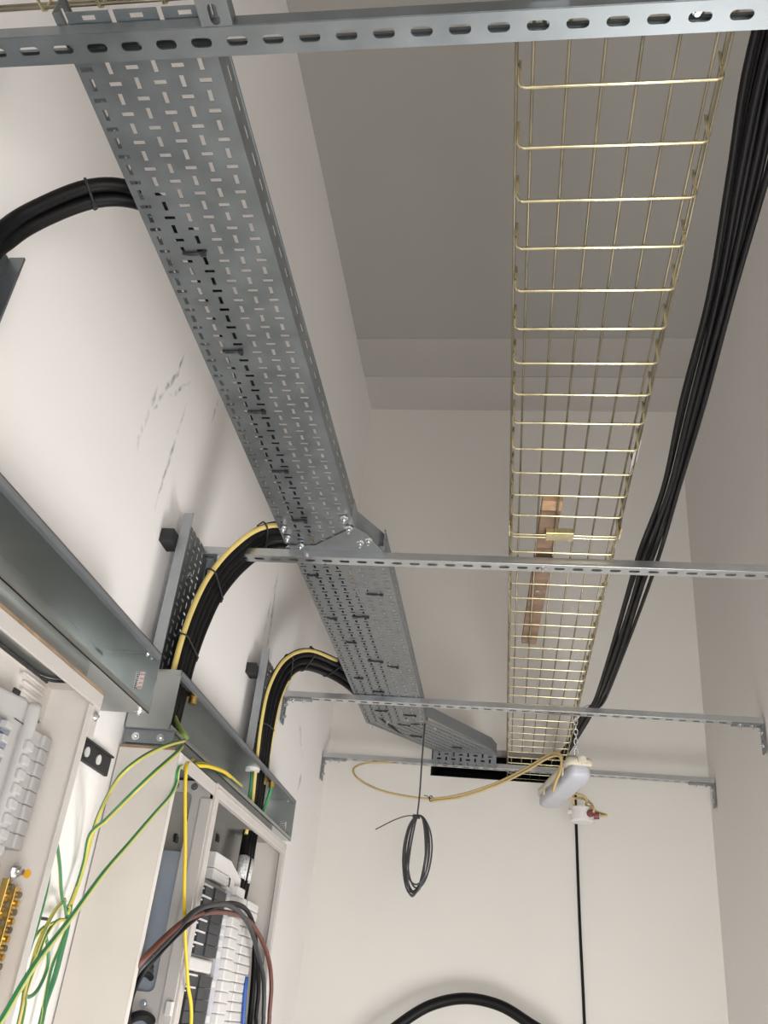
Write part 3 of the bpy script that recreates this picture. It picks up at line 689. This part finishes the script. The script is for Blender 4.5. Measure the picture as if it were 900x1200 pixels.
cable('earth_cable', ec_+[V((-.86, 3.17, .72)), V((-.86, 3.15, .62)), V((-.86, 3.13, .57))], .006, M['earth_y'], 'yellow earth cable on the inner edge of the far wall bundle, entering the trunking', 'earth cable')
cable('earth_cable', [(-.868, 3.16, 1.0), (-.868, 3.17, .9), (-.862, 3.185, .80), (-.86, 3.185, .715), (-.862, 3.17, .6)], .0055, M['earth_g'], 'thin green earth cable dropping beside the far wall bundle into the trunking', 'earth cable')
for i, lab in ((7, 'topmost'), (8, 'second'), (9, 'third'), (11, 'lowest')):
    hull_tie(pC, .0175, baseC[i], baseC[i+1]-baseC[i-1], f'{lab} black tie round the far wall cable bundle', 'ties on the arched cable bundles', .01, V((0, .6, 1)) if i < 9 else V((0, 1, -.2)))
b = MB(); b.tube([(-.848, 3.03, .43), (-.846, 3.012, .36)], .0183, 12, smooth=False); tag(b.build('cable_marker', M['sticker']), 'printed white sleeve on the black cable above the blank ways, left one', 'cable marker', 'cable markers')
b = MB(); b.tube([(-.8465, 3.085, .43), (-.8445, 3.066, .36)], .0183, 12, smooth=False); tag(b.build('cable_marker', M['sticker']), 'printed white sleeve on the black cable above the blank ways, right one', 'cable marker', 'cable markers')

# glands on the trunking tops
def gland(x, y, z, label, big=False):
    t = thing('cable_gland', (x, y, z-.03), label, 'cable gland', 'brass cable glands in the trunkings')
    b = MB(); b.cyl((x, y, z-.012), (x, y, z-.002), .021 if big else .016, n=6); b.build('lock_nut', M['brass'], t)
    b = MB(); b.cyl((x, y, z-.03), (x, y, z-.012), .016 if big else .011, n=16); b.build('thread', M['brass'], t)
for p, l in (((-.835, 2.235), 'brass gland nearest the front inside the far trunking near its near end'), ((-.868, 2.20), 'brass gland behind the front one at the near end of the far trunking'),
             ((-.85, 3.12), 'brass gland at the far end of the far trunking, right of the black cables'), ((-.83, 3.16), 'brass gland with green earth wire at the far end of the far trunking')):
    gland(*p, .7135, l)
b = MB(); b.cyl((-.868, 3.02, .703), (-.868, 3.02, .7134), .024, .026, n=20); tag(b.build('blanking_plug', M['white']), 'round white grommet in the top of the far trunking', 'grommet')
cable('earth_cable', [(-.868, 3.025, .70), (-.866, 3.03, .64), (-.87, 3.04, .568)], .006, M['earth'], 'green and yellow earth tail below the round white grommet', 'earth cable')
cable('earth_cable', [(-.83, 3.165, .69), (-.838, 3.175, .655), (-.85, 3.18, .61), (-.86, 3.17, .57)], .006, M['earth_g'], 'green earth tail from the farthest brass gland inside the trunking', 'earth cable')

# ------------------------------------------------------------------ loose black data cables hanging over the channels on the right
ctrl = []
def px_pt(px, py, z): return atz(px, py, z)
RC = [(.20, 4.75, 1.20), (.235, 4.50, 1.2), (.275, 4.2, 1.20), (.300, 3.9, 1.20), (.322, 3.68, 1.195), (.342, 3.50, 1.185), (.352, 3.0, 1.165), (.358, 2.55, 1.175), (.368, 2.252, 1.19), (.366, 1.9, 1.175), (.357, 1.55, 1.17), (.350, 1.25, 1.18), (.342, 1.0, 1.195), (.338, .80, 1.21), (.345, .55, 1.21), (.37, .2, 1.18)]
offs = [(-.030, 0), (-.021, .010), (-.012, -.002), (-.003, .009), (.006, -.001), (.015, .008), (.024, .0), (.012, .018)]
names8 = ['leftmost', 'second', 'third', 'fourth', 'fifth', 'sixth', 'rightmost', 'topmost']
rr = random.Random(3)
for i, (dx, dz) in enumerate(offs):
    pts = []
    for j, p in enumerate(RC):
        spread = {0: .5, 1: .5, 2: .6, 3: .7, 4: .6, 5: .7, 6: .85, 7: .9, 8: .95, 9: .7, 10: .85, 11: .75, 12: 1.0, 13: 1.15, 14: 1.2, 15: 1.2}[j]
        jx = rr.uniform(-.005, .005) if 5 < j else rr.uniform(-.002, .002)
        jz = rr.uniform(-.004, .004) if j not in (5, 8) else 0
        pts.append((p[0]+dx*spread+jx, p[1], p[2]+dz*spread+jz))
    cable('data_cable', pts, .0058, M['black'], f'{names8[i]} of the loose black cables sweeping down the right side', 'cable', 'loose black cables on the right', 8)
tie((.322, 3.68, 1.198), (.06, -.5, 0), .022, .032, (0, 0, 1), 'black tie holding the loose cables to the basket edge', None, .03, 1)
cable('tie_tail', [(.30, 3.68, 1.2), (.285, 3.66, 1.195), (.272, 3.62, 1.178), (.268, 3.575, 1.16), (.266, 3.57, 1.15)], .003, M['blackm'], 'thin black tie tail between the loose cables and the basket', 'cable tie')

# black ties looped through the slots of the perforated trays
def tray_tie(x, y, z, w, label, skew=0.):
    b = MB(); zq = z-.0025
    b.tube([(x-w/2, y, z+.012), (x-w/2, y, zq), (x, y+skew*.5, zq-.002), (x+w/2, y+skew, zq), (x+w/2, y+skew, z+.012)], .0032, 8, smooth=False)
    b.box((x+w/2-.005, y+skew-.004, zq-.005), (x+w/2+.005, y+skew+.004, zq+.001))
    return tag(b.build('cable_tie', M['blackm']), label, 'cable tie', 'ties through the perforated trays')
wd = ['first', 'second', 'third', 'fourth', 'fifth']
for i, y in enumerate((1.10, 1.365, 1.57, 1.815, 2.06)): tray_tie(-.578, y, ZT, .036, f'{wd[i]} black tie down the narrow perforated tray from the near end')
lst = [(-.605, 2.40, .028, 0), (-.60, 2.72, .026, .01), (-.50, 2.70, .05, 0), (-.43, 2.52, .045, 0), (-.565, 2.93, .03, 0), (-.50, 3.10, .05, .01), (-.44, 3.15, .036, .01), (-.59, 3.3, .03, 0), (-.53, 3.45, .04, 0), (-.46, 3.5, .04, .02), (-.55, 3.70, .045, 0), (-.43, 3.74, .05, 0)]
wd2 = ['nearest left-hand', 'second left-hand', 'wide central', 'nearest right-hand', 'third left-hand', 'second central', 'second right-hand', 'fourth left-hand', 'third central', 'third right-hand', 'farthest left-hand', 'farthest right-hand']
for (x, y, w, s), l in zip(lst, wd2): tray_tie(x, y, ZT+.002, w, f'{l} black tie under the wide perforated tray', s)
for (x, y, w, s), l in zip([(-.47, 3.88, .05, .015), (-.41, 3.87, .05, -.01), (-.43, 4.05, .05, .01), (-.25, 4.2, .04, 0.)], ['nearest', 'second', 'third', 'farthest']): tray_tie(x, y, ZT+.004, w, f'{l} black tie under the tray bend', s)

# ------------------------------------------------------------------ green and yellow earth wires round the boards
def P2(lst):
    out = [atx(px, py, x) for px, py, x in lst]
    if lst[-1][1] >= 1210: out.append(out[-1]+(out[-1]-out[-2]).normalized()*.1+V((0, 0, -.3)))   # runs on below
    if lst[0][1] >= 1210: out.insert(0, out[0]+(out[0]-out[1]).normalized()*.1+V((0, 0, -.3)))
    return out
cable('earth_wire', P2([(216, 868, -.795), (200, 872, -.77), (180, 880, -.765), (160, 892, -.77), (140, 910, -.80), (125, 935, -.86), (113, 962, -.895), (105, 990, -.905), (98, 1015, -.91), (88, 1045, -.91), (80, 1065, -.91)]), .0044, M['earth'], 'upper green and yellow wire arching over the top of the cream side panel', 'earth wire', 'green and yellow earth wires', sub=8)
cable('earth_wire', P2([(213, 875, -.79), (205, 884, -.765), (180, 906, -.765), (150, 935, -.80), (125, 960, -.86), (106, 978, -.895), (99, 1010, -.905), (90, 1040, -.91), (78, 1072, -.91)]), .005, M['earth'], 'middle green and yellow wire slanting across the cream side panel', 'earth wire', 'green and yellow earth wires', sub=8)
cable('earth_wire', P2([(222, 893, -.80), (210, 900, -.772), (207, 916, -.768), (200, 932, -.764), (180, 955, -.755), (150, 990, -.74), (120, 1025, -.72), (80, 1080, -.70), (40, 1132, -.68), (5, 1190, -.67), (-8, 1209, -.665)]), .0046, M['earth_g'], 'long bright green wire running diagonally in front of the cream side panel', 'earth wire', 'green and yellow earth wires', sub=8)
cable('earth_wire', P2([(226, 890, -.80), (219, 897, -.772), (217, 925, -.766), (217, 960, -.762), (217, 1000, -.760), (216, 1045, -.758), (217, 1100, -.756), (220, 1150, -.754), (223, 1215, -.752)]), .0044, M['earth_yy'], 'straight yellow wire hanging down in front of the open breakers', 'earth wire', 'green and yellow earth wires', sub=8)
cable('earth_wire', P2([(270, 910, -.80), (262, 904, -.785), (245, 898, -.775), (232, 897, -.78), (222, 897, -.80), (219, 899, -.82)]), .0055, M['earth_yy'], 'lower yellow wire lying along the top rail of the far board', 'earth wire', 'green and yellow earth wires', sub=8)
cable('earth_wire', P2([(283, 921, -.83), (275, 914, -.815), (268, 908, -.80), (250, 899, -.785), (235, 894, -.785), (222, 897, -.81)]), .005, M['earth'], 'upper striped wire from the trunking along the top rail of the far board', 'earth wire', 'green and yellow earth wires', sub=8)
cable('earth_wire', P2([(203, 836, -.865), (207, 846, -.84), (214, 858, -.81), (220, 866, -.795)]), .006, M['earth_y'], 'short yellow wire leaving the open near end of the far trunking', 'earth wire', 'green and yellow earth wires')
# loose coil of earth wire on the wall between the boards
coilw = [
    [(60, 1000, -.86), (55, 1040, -.86), (42, 1090, -.86), (30, 1128, -.86), (26, 1155, -.86), (32, 1150, -.87), (45, 1105, -.88), (65, 1066, -.90), (76, 1056, -.91)],
    [(66, 984, -.88), (70, 1015, -.89), (72, 1048, -.90), (76, 1062, -.91), (78, 1085, -.91), (70, 1110, -.91), (60, 1135, -.91), (52, 1175, -.90), (45, 1220, -.89)],
    [(76, 1054, -.91), (62, 1072, -.90), (52, 1092, -.89), (38, 1130, -.87), (28, 1165, -.86), (18, 1215, -.85)],
    [(80, 1078, -.905), (66, 1080, -.90), (52, 1100, -.89), (44, 1125, -.88), (30, 1165, -.87), (22, 1215, -.86)],
    [(72, 1078, -.91), (50, 1088, -.89), (34, 1108, -.87), (22, 1125, -.86), (14, 1155, -.855), (6, 1200, -.85), (4, 1225, -.85)],
    [(53, 1095, -.89), (56, 1112, -.89), (55, 1135, -.89), (44, 1160, -.88), (32, 1168, -.875), (24, 1152, -.87)],
]
coil_lab = ['outermost left loop of the loose green wires between the boards', 'upright loop standing highest among the loose green wires between the boards', 'inner olive strand of the loose green wires between the boards', 'second olive strand of the loose green wires between the boards', 'strand bowing farthest left among the loose green wires between the boards', 'small bottom loop among the loose green wires between the boards']
for i, c in enumerate(coilw): cable('earth_wire', P2(c), .0036, M['earth' if i != 2 else 'earth_y'], coil_lab[i], 'earth wire', 'green and yellow earth wires', sub=8)
cable('earth_wire', P2([(82, 1060, -.91), (79, 1085, -.91), (72, 1115, -.91), (64, 1145, -.91), (52, 1180, -.91), (44, 1215, -.91)]), .0056, M['earth'], 'thick green wire down the edge of the cream side panel', 'earth wire', 'green and yellow earth wires', sub=8)
cable('cable_tie', P2([(36, 1077, -.89), (46, 1076, -.89), (55, 1077, -.89)]), .003, M['blackm'], 'short black tie tail among the loose green wires between the boards', 'cable tie')

# black, grey and brown cores looping out of the far board
def core(lst, r, m, lab): cable('core_cable', P2(lst), r, M[m], lab, 'cable', 'brown, black and grey cores looping from the far board', sub=8)
core([(135, 1225, -.845), (141, 1190, -.835), (147, 1160, -.82), (155, 1140, -.79), (172, 1120, -.765), (195, 1097, -.75), (220, 1077, -.735), (245, 1069, -.735), (270, 1070, -.74), (290, 1078, -.75), (305, 1098, -.75), (315, 1125, -.748), (318, 1155, -.745), (316, 1185, -.745), (313, 1220, -.745)], .0068, 'brown_c', 'brown core looping in front of the dark breakers')
core([(140, 1225, -.84), (146, 1190, -.83), (151, 1160, -.815), (160, 1140, -.785), (180, 1118, -.76), (205, 1092, -.742), (228, 1068, -.728), (250, 1060, -.725), (268, 1061, -.73), (283, 1072, -.74), (294, 1090, -.752), (303, 1120, -.757), (309, 1150, -.757), (309, 1185, -.757), (306, 1220, -.757)], .0068, 'grey_c', 'grey core looping in front of the dark breakers')
core([(146, 1225, -.84), (150, 1190, -.83), (155, 1165, -.81), (167, 1140, -.785), (185, 1118, -.762), (207, 1095, -.745), (230, 1075, -.735), (255, 1062, -.735), (275, 1059, -.74), (290, 1068, -.75), (298, 1090, -.762), (301, 1125, -.768), (303, 1160, -.77), (300, 1190, -.772), (298, 1220, -.775)], .0068, 'black', 'black core looping in front of the dark breakers')
core([(290, 1225, -.80), (293, 1195, -.80), (296, 1160, -.80), (298, 1130, -.80), (299, 1105, -.80)], .009, 'black', 'short black core dropping beside the blank ways')
core([(283, 1225, -.795), (285, 1195, -.795), (287, 1165, -.797), (289, 1145, -.80)], .0065, 'blue_c', 'blue core at the foot of the blank ways')
for i, (m_, dy, l) in enumerate((('brown_c', 0, 'brown cable entering the partition slot'), ('black', 5, 'black cable entering the partition slot'), ('grey_c', 10, 'grey cable entering the partition slot'), ('black', 16, 'lowest black cable entering the partition slot'))):
    q = [aty(140+2*i, 1200, 2.22), aty(150+i, 1160+dy*.5, 2.22), aty(158, 1135+dy, 2.25), aty(165, 1126+dy, 2.30), aty(173, 1126+dy, 2.36), aty(183, 1132+dy*1.3, 2.45)]
    cable('core_cable', q, .0075, M[m_], l, 'cable', 'brown, black and grey cores looping from the far board')
q = [aty(140, 1205, 2.24), aty(155, 1193, 2.27), aty(168, 1190, 2.32), aty(178, 1197, 2.38), aty(186, 1210, 2.45)]
cable('core_cable', q, .011, M['black'], 'black cable curving through the lower partition slot', 'cable', 'brown, black and grey cores looping from the far board')

# ------------------------------------------------------------------ hanging lamp, chain, box and flex
N_, F_ = V((.276, 3.62, .955)), V((.172, 4.22, .955))
lt = thing('batten_lamp', (N_+F_)/2, 'grey and ivory sealed batten lamp dangling below the end of the wire basket', 'lamp')
ax = (F_-N_).normalized(); sdv = V((0, 0, 1)).cross(ax).normalized()*-1; upv = V((0, 0, 1))
def loft(mb, secs, n=20, half=None):
    """sections along ax: (t, half width, z low, z high) with rounded corners"""
    rings = []
    for t, w, zl, zh in secs:
        ring = []
        for k in range(n):
            a = 2*PI*k/n; ca, sa = math.cos(a), math.sin(a)
            e = .55
            x = math.copysign(abs(ca)**e, ca)*w; z = (zl+zh)/2+math.copysign(abs(sa)**e, sa)*(zh-zl)/2
            ring.append(mb.bm.verts.new(N_+ax*t+sdv*x+upv*z))
        rings.append(ring)
    for i in range(len(rings)-1):
        for k in range(n):
            f = mb.bm.faces.new((rings[i][k], rings[i][(k+1) % n], rings[i+1][(k+1) % n], rings[i+1][k])); f.smooth = True
    mb.bm.faces.new(rings[0]); mb.bm.faces.new(rings[-1][::-1])
L_ = (F_-N_).length
b = MB(); loft(b, [(.0, .018, -.015, .0), (.006, .033, -.033, .004), (.02, .042, -.046, .006), (.045, .0465, -.052, .006), (L_-.045, .0465, -.052, .006), (L_-.02, .042, -.046, .006), (L_-.004, .031, -.032, .004), (L_, .018, -.015, 0)]); b.build('diffuser', M['lamp_d'], lt)
b = MB(); loft(b, [(-.012, .026, .004, .02), (-.004, .045, .0, .03), (.02, .050, .0, .04), (L_-.02, .050, .0, .04), (L_+.004, .043, 0, .03), (L_+.010, .026, .004, .02)]); b.build('lamp_base', M['lamp_b'], lt)
b = MB(); b.cyl(N_+ax*-.024+upv*.018, N_+ax*-.01+upv*.018, .018, n=6); b.cyl(N_+ax*-.032+upv*.018, N_+ax*-.024+upv*.018, .012, n=14); b.build('end_plug', M['lamp_b'], lt)
for t_ in (.10, .45):
    for s_ in (-1, 1):
        b = MB(); p = N_+ax*t_+sdv*.050*s_; b.obox(p+upv*-.006, ax, sdv, upv, (.02, .006, .03), .001); b.build('clip', M['lamp_b'], lt)
# chain
ch = thing('chain', (.255, 3.66, 1.0), 'steel chain hanging the sealed lamp from the wire basket', 'chain')
ptop, pbot = V((.258, 3.64, 1.165)), V((.262, 3.68, .995)); nl = 9
for k in range(nl):
    c = ptop.lerp(pbot, (k+.5)/nl); d = (pbot-ptop).normalized(); s1 = V((1, 0, 0)) if k % 2 else V((0, 1, .2)).normalized()
    ll = (pbot-ptop).length/nl*.66
    b = MB(); b.tube([c+d*ll*math.cos(a)+s1*.0075*math.sin(a) for a in [2*PI*i/10 for i in range(10)]], .0019, 6, closed=True, sub=2); b.build('link', M['chrome'], ch)
# junction box dangling on flexes
jc = aty(682, 955, 4.25)
jb = thing('junction_box', jc-V((0, 0, .02)), 'round white junction box with dark red glands dangling below the sealed lamp', 'junction box')
b = MB(); b.cyl(jc+V((0, 0, -.028)), jc+V((0, 0, .02)), .052, .056, n=28); b.cyl(jc+V((0, 0, .02)), jc+V((0, 0, .028)), .059, n=28); b.cyl(jc+V((0, 0, -.033)), jc+V((0, 0, -.028)), .045, .052, n=28); b.build('box_body', M['white'], jb, False)
gl = []
for a_ in (-55, -5):
    d = V((math.cos(math.radians(a_)), math.sin(math.radians(a_)), 0)); p = jc+d*.05
    b = MB(); b.cyl(p, p+d*.026, .017, .015, n=14); b.build('gland', M['red'], jb); gl.append(p+d*.028)
b = MB(); p = jc+V((-.056, -.02, .005)); b.obox(p, (1, 0, 0), (0, 1, 0), (0, 0, 1), (.02, .02, .014), .002); b.build('fixing_lug', M['white'], jb)
# pale yellow flex
fl = [aty(508, 897, 4.50), aty(470, 894, 4.47), aty(432, 894, 4.44), aty(415, 900, 4.40), aty(418, 911, 4.36), aty(440, 924, 4.32), aty(470, 932, 4.28), aty(505, 936, 4.22), aty(540, 931, 4.15), aty(580, 918, 4.05), aty(615, 901, 3.92), aty(640, 886, 3.80), aty(653, 882, 3.72), aty(658, 888, 3.70), aty(657, 900, 3.72), aty(652, 912, 3.76), aty(648, 925, 3.80)]
cable('yellow_flex', fl, .0052, M['yellow_c'], 'long pale yellow flex looping across the back wall up to the lamp', 'flex', 'pale yellow flexes', 8)
cable('yellow_flex', [p+V((.0, 0, -.012)) for p in fl[7:]], .0052, M['yellow_c'], 'second strand of pale yellow flex beside the long loop near the lamp', 'flex', 'pale yellow flexes', 8)
tie(fl[7], fl[8]-fl[6], .013, .013, (0, 0, 1), 'small black tie with tail on the long pale yellow flex', None, .05, 1)
cable('yellow_flex', [aty(672, 915, 4.1), aty(671, 925, 4.12), aty(668, 934, 4.14), aty(660, 937, 4.16), aty(664, 931, 4.18), aty(672, 930, 4.2), aty(682, 932, 4.22), aty(688, 938, 4.22), aty(687, 944, 4.22), gl[0]+V((0, 0, .02)), gl[0]], .0055, M['yellow_c'], 'short yellow flex looping into the nearer red gland of the junction box', 'flex', 'pale yellow flexes', 8)
cable('yellow_flex', [aty(668, 918, 4.1), aty(667, 928, 4.14), aty(672, 935, 4.18), aty(684, 936, 4.25), aty(693, 942, 4.27), aty(697, 950, 4.27), gl[1]+V((.03, 0, 0.005)), gl[1]], .0055, M['yellow_c'], 'short yellow flex looping round to the outer red gland of the junction box', 'flex', 'pale yellow flexes', 8)
cable('yellow_flex', [aty(674, 918, 4.15), aty(672, 930, 4.18), aty(672, 940, 4.2), jc+V((-.03, 0, .03)), jc+V((-.03, 0, .02))], .0055, M['yellow_c'], 'short yellow flex dropping straight into the top of the junction box', 'flex', 'pale yellow flexes', 8)

# dark grey wire coil hanging from the tray bend
yc = 3.85
cw = [V((-.372, yc, ZT-.0)), V((-.373, yc, 1.0)), V((-.372, yc, .85)), aty(489, 957, yc)]
cc = V((-.366, yc, .615)); rw, rh = .050, .150
kx = [(.0, .0, 1.0, 1.0, 0.), (.012, .012, .92, .93, .05), (-.010, -.010, .95, 1.03, -.06), (.004, .020, .75, .97, .10), (-.004, -.018, 1.06, .90, -.10), (.010, .006, .60, 1.04, .14), (-.012, .014, .86, .98, -.13)]
for k, (ox, oy, sw, sh_, tl) in enumerate(kx):
    for i in range(14):
        a_ = PI/2+2*PI*i/14
        x, z = rw*sw*math.cos(a_), rh*sh_*math.sin(a_)
        blend = max(0., math.sin(a_))**3                       # loops gather under the tie at the top
        cw.append(cc+V((x+1.3*ox*(1-blend)+1.3*tl*(z-rh*sh_)*.35, oy*(1-blend)+.02*math.cos(a_)*(1 if k % 2 else -1), z+(rh-rh*sh_))))
cl = thing('wire_coil', (-.366, yc, .46), 'coil of dark grey wire hanging from the tray bend on its own tail', 'wire coil')
MB().tube(cw, .0036, 7, sub=3).build('wire', M['grey_w'], cl)
b = MB(); b.tube([aty(490, 957, yc), aty(478, 956, yc), aty(462, 961, yc), aty(440, 972, yc)], .0022, 6); b.obox(aty(488, 957, yc), (1, 0, 0), (0, 1, 0), (0, 0, 1), (.03, .026, .014), .003); b.build('tie', M['blackm'], cl)

# black cable down the back wall and thick cable arch at the foot of the picture
cable('wall_cable', [(.318, YB-.008, HZ0+.02), (.321, YB-.008, .95), (.333, YB-.008, .5), (.349, YB-.008, .086), (.36, YB-.008, -.4), (.36, YB-.008, ZF+.01)], .0065, M['black'], 'thin black cable running straight down the back wall below the junction box', 'cable')
arch = [aty(440, 1225, 4.46), aty(470, 1199, 4.47), aty(505, 1178, 4.48), aty(545, 1170, 4.48), aty(585, 1178, 4.47), aty(620, 1199, 4.46), aty(655, 1225, 4.45)]
arch = [arch[0]+V((-.25, 0, -.5)), arch[0]+V((-.12, 0, -.15))]+arch+[arch[-1]+V((.1, 0, -.15)), arch[-1]+V((.22, 0, -.5))]
arch = [V((-.82, 4.45, ZF+.03))]+arch+[V((.42, 4.42, ZF+.03))]
cable('power_cable', arch, .023, M['black'], 'thick black cable arching up from below against the foot of the back wall', 'cable', n=16)

# ------------------------------------------------------------------ light
def area(name, loc, target, sx, sy, power, col):
    l = bpy.data.lights.new(name, 'AREA'); l.shape = 'RECTANGLE'; l.size = sx; l.size_y = sy; l.energy = power; l.color = col
    o = bpy.data.objects.new(name, l); C.objects.link(o); o.location = V(loc)+V((0, 0, Z0)); o.rotation_euler = (V(target)-V(loc)).to_track_quat('-Z', 'Y').to_euler(); return o
area('doorway_daylight', (.62, -.6, -.55), (-.55, 3.0, .4), 1.0, 1.4, 52, (1., .98, .955))
area('fill_light', (.84, 2.45, -1.0), (-.93, 2.75, .8), 1.2, 1.3, 66, (1., .98, .955))  # added fill lamp below the view, brightens the deep left wall
w = bpy.data.worlds.new('World'); bpy.context.scene.world = w; w.use_nodes = True
bg = w.node_tree.nodes['Background']; bg.inputs['Color'].default_value = (1., .975, .95, 1); bg.inputs['Strength'].default_value = 2.4

# ------------------------------------------------------------------ camera
cd = bpy.data.cameras.new('Camera'); cam = bpy.data.objects.new('Camera', cd); C.objects.link(cam)
cd.sensor_fit = 'VERTICAL'; cd.sensor_height = 36.; cd.sensor_width = 27.; cd.lens = 36.*FPX/1200; cd.clip_start = .02
Xc, Yc, Zc = V(R0[0]).normalized(), -V(R0[1]).normalized(), -V(R0[2]).normalized()
mw = Matrix((Xc, Yc, Zc)).transposed().to_4x4(); mw.translation = V((0, 0, Z0)); cam.matrix_world = mw
sc = bpy.context.scene; sc.camera = cam
sc.view_settings.view_transform = 'Standard'; sc.view_settings.look = 'None'; sc.view_settings.exposure = 0.
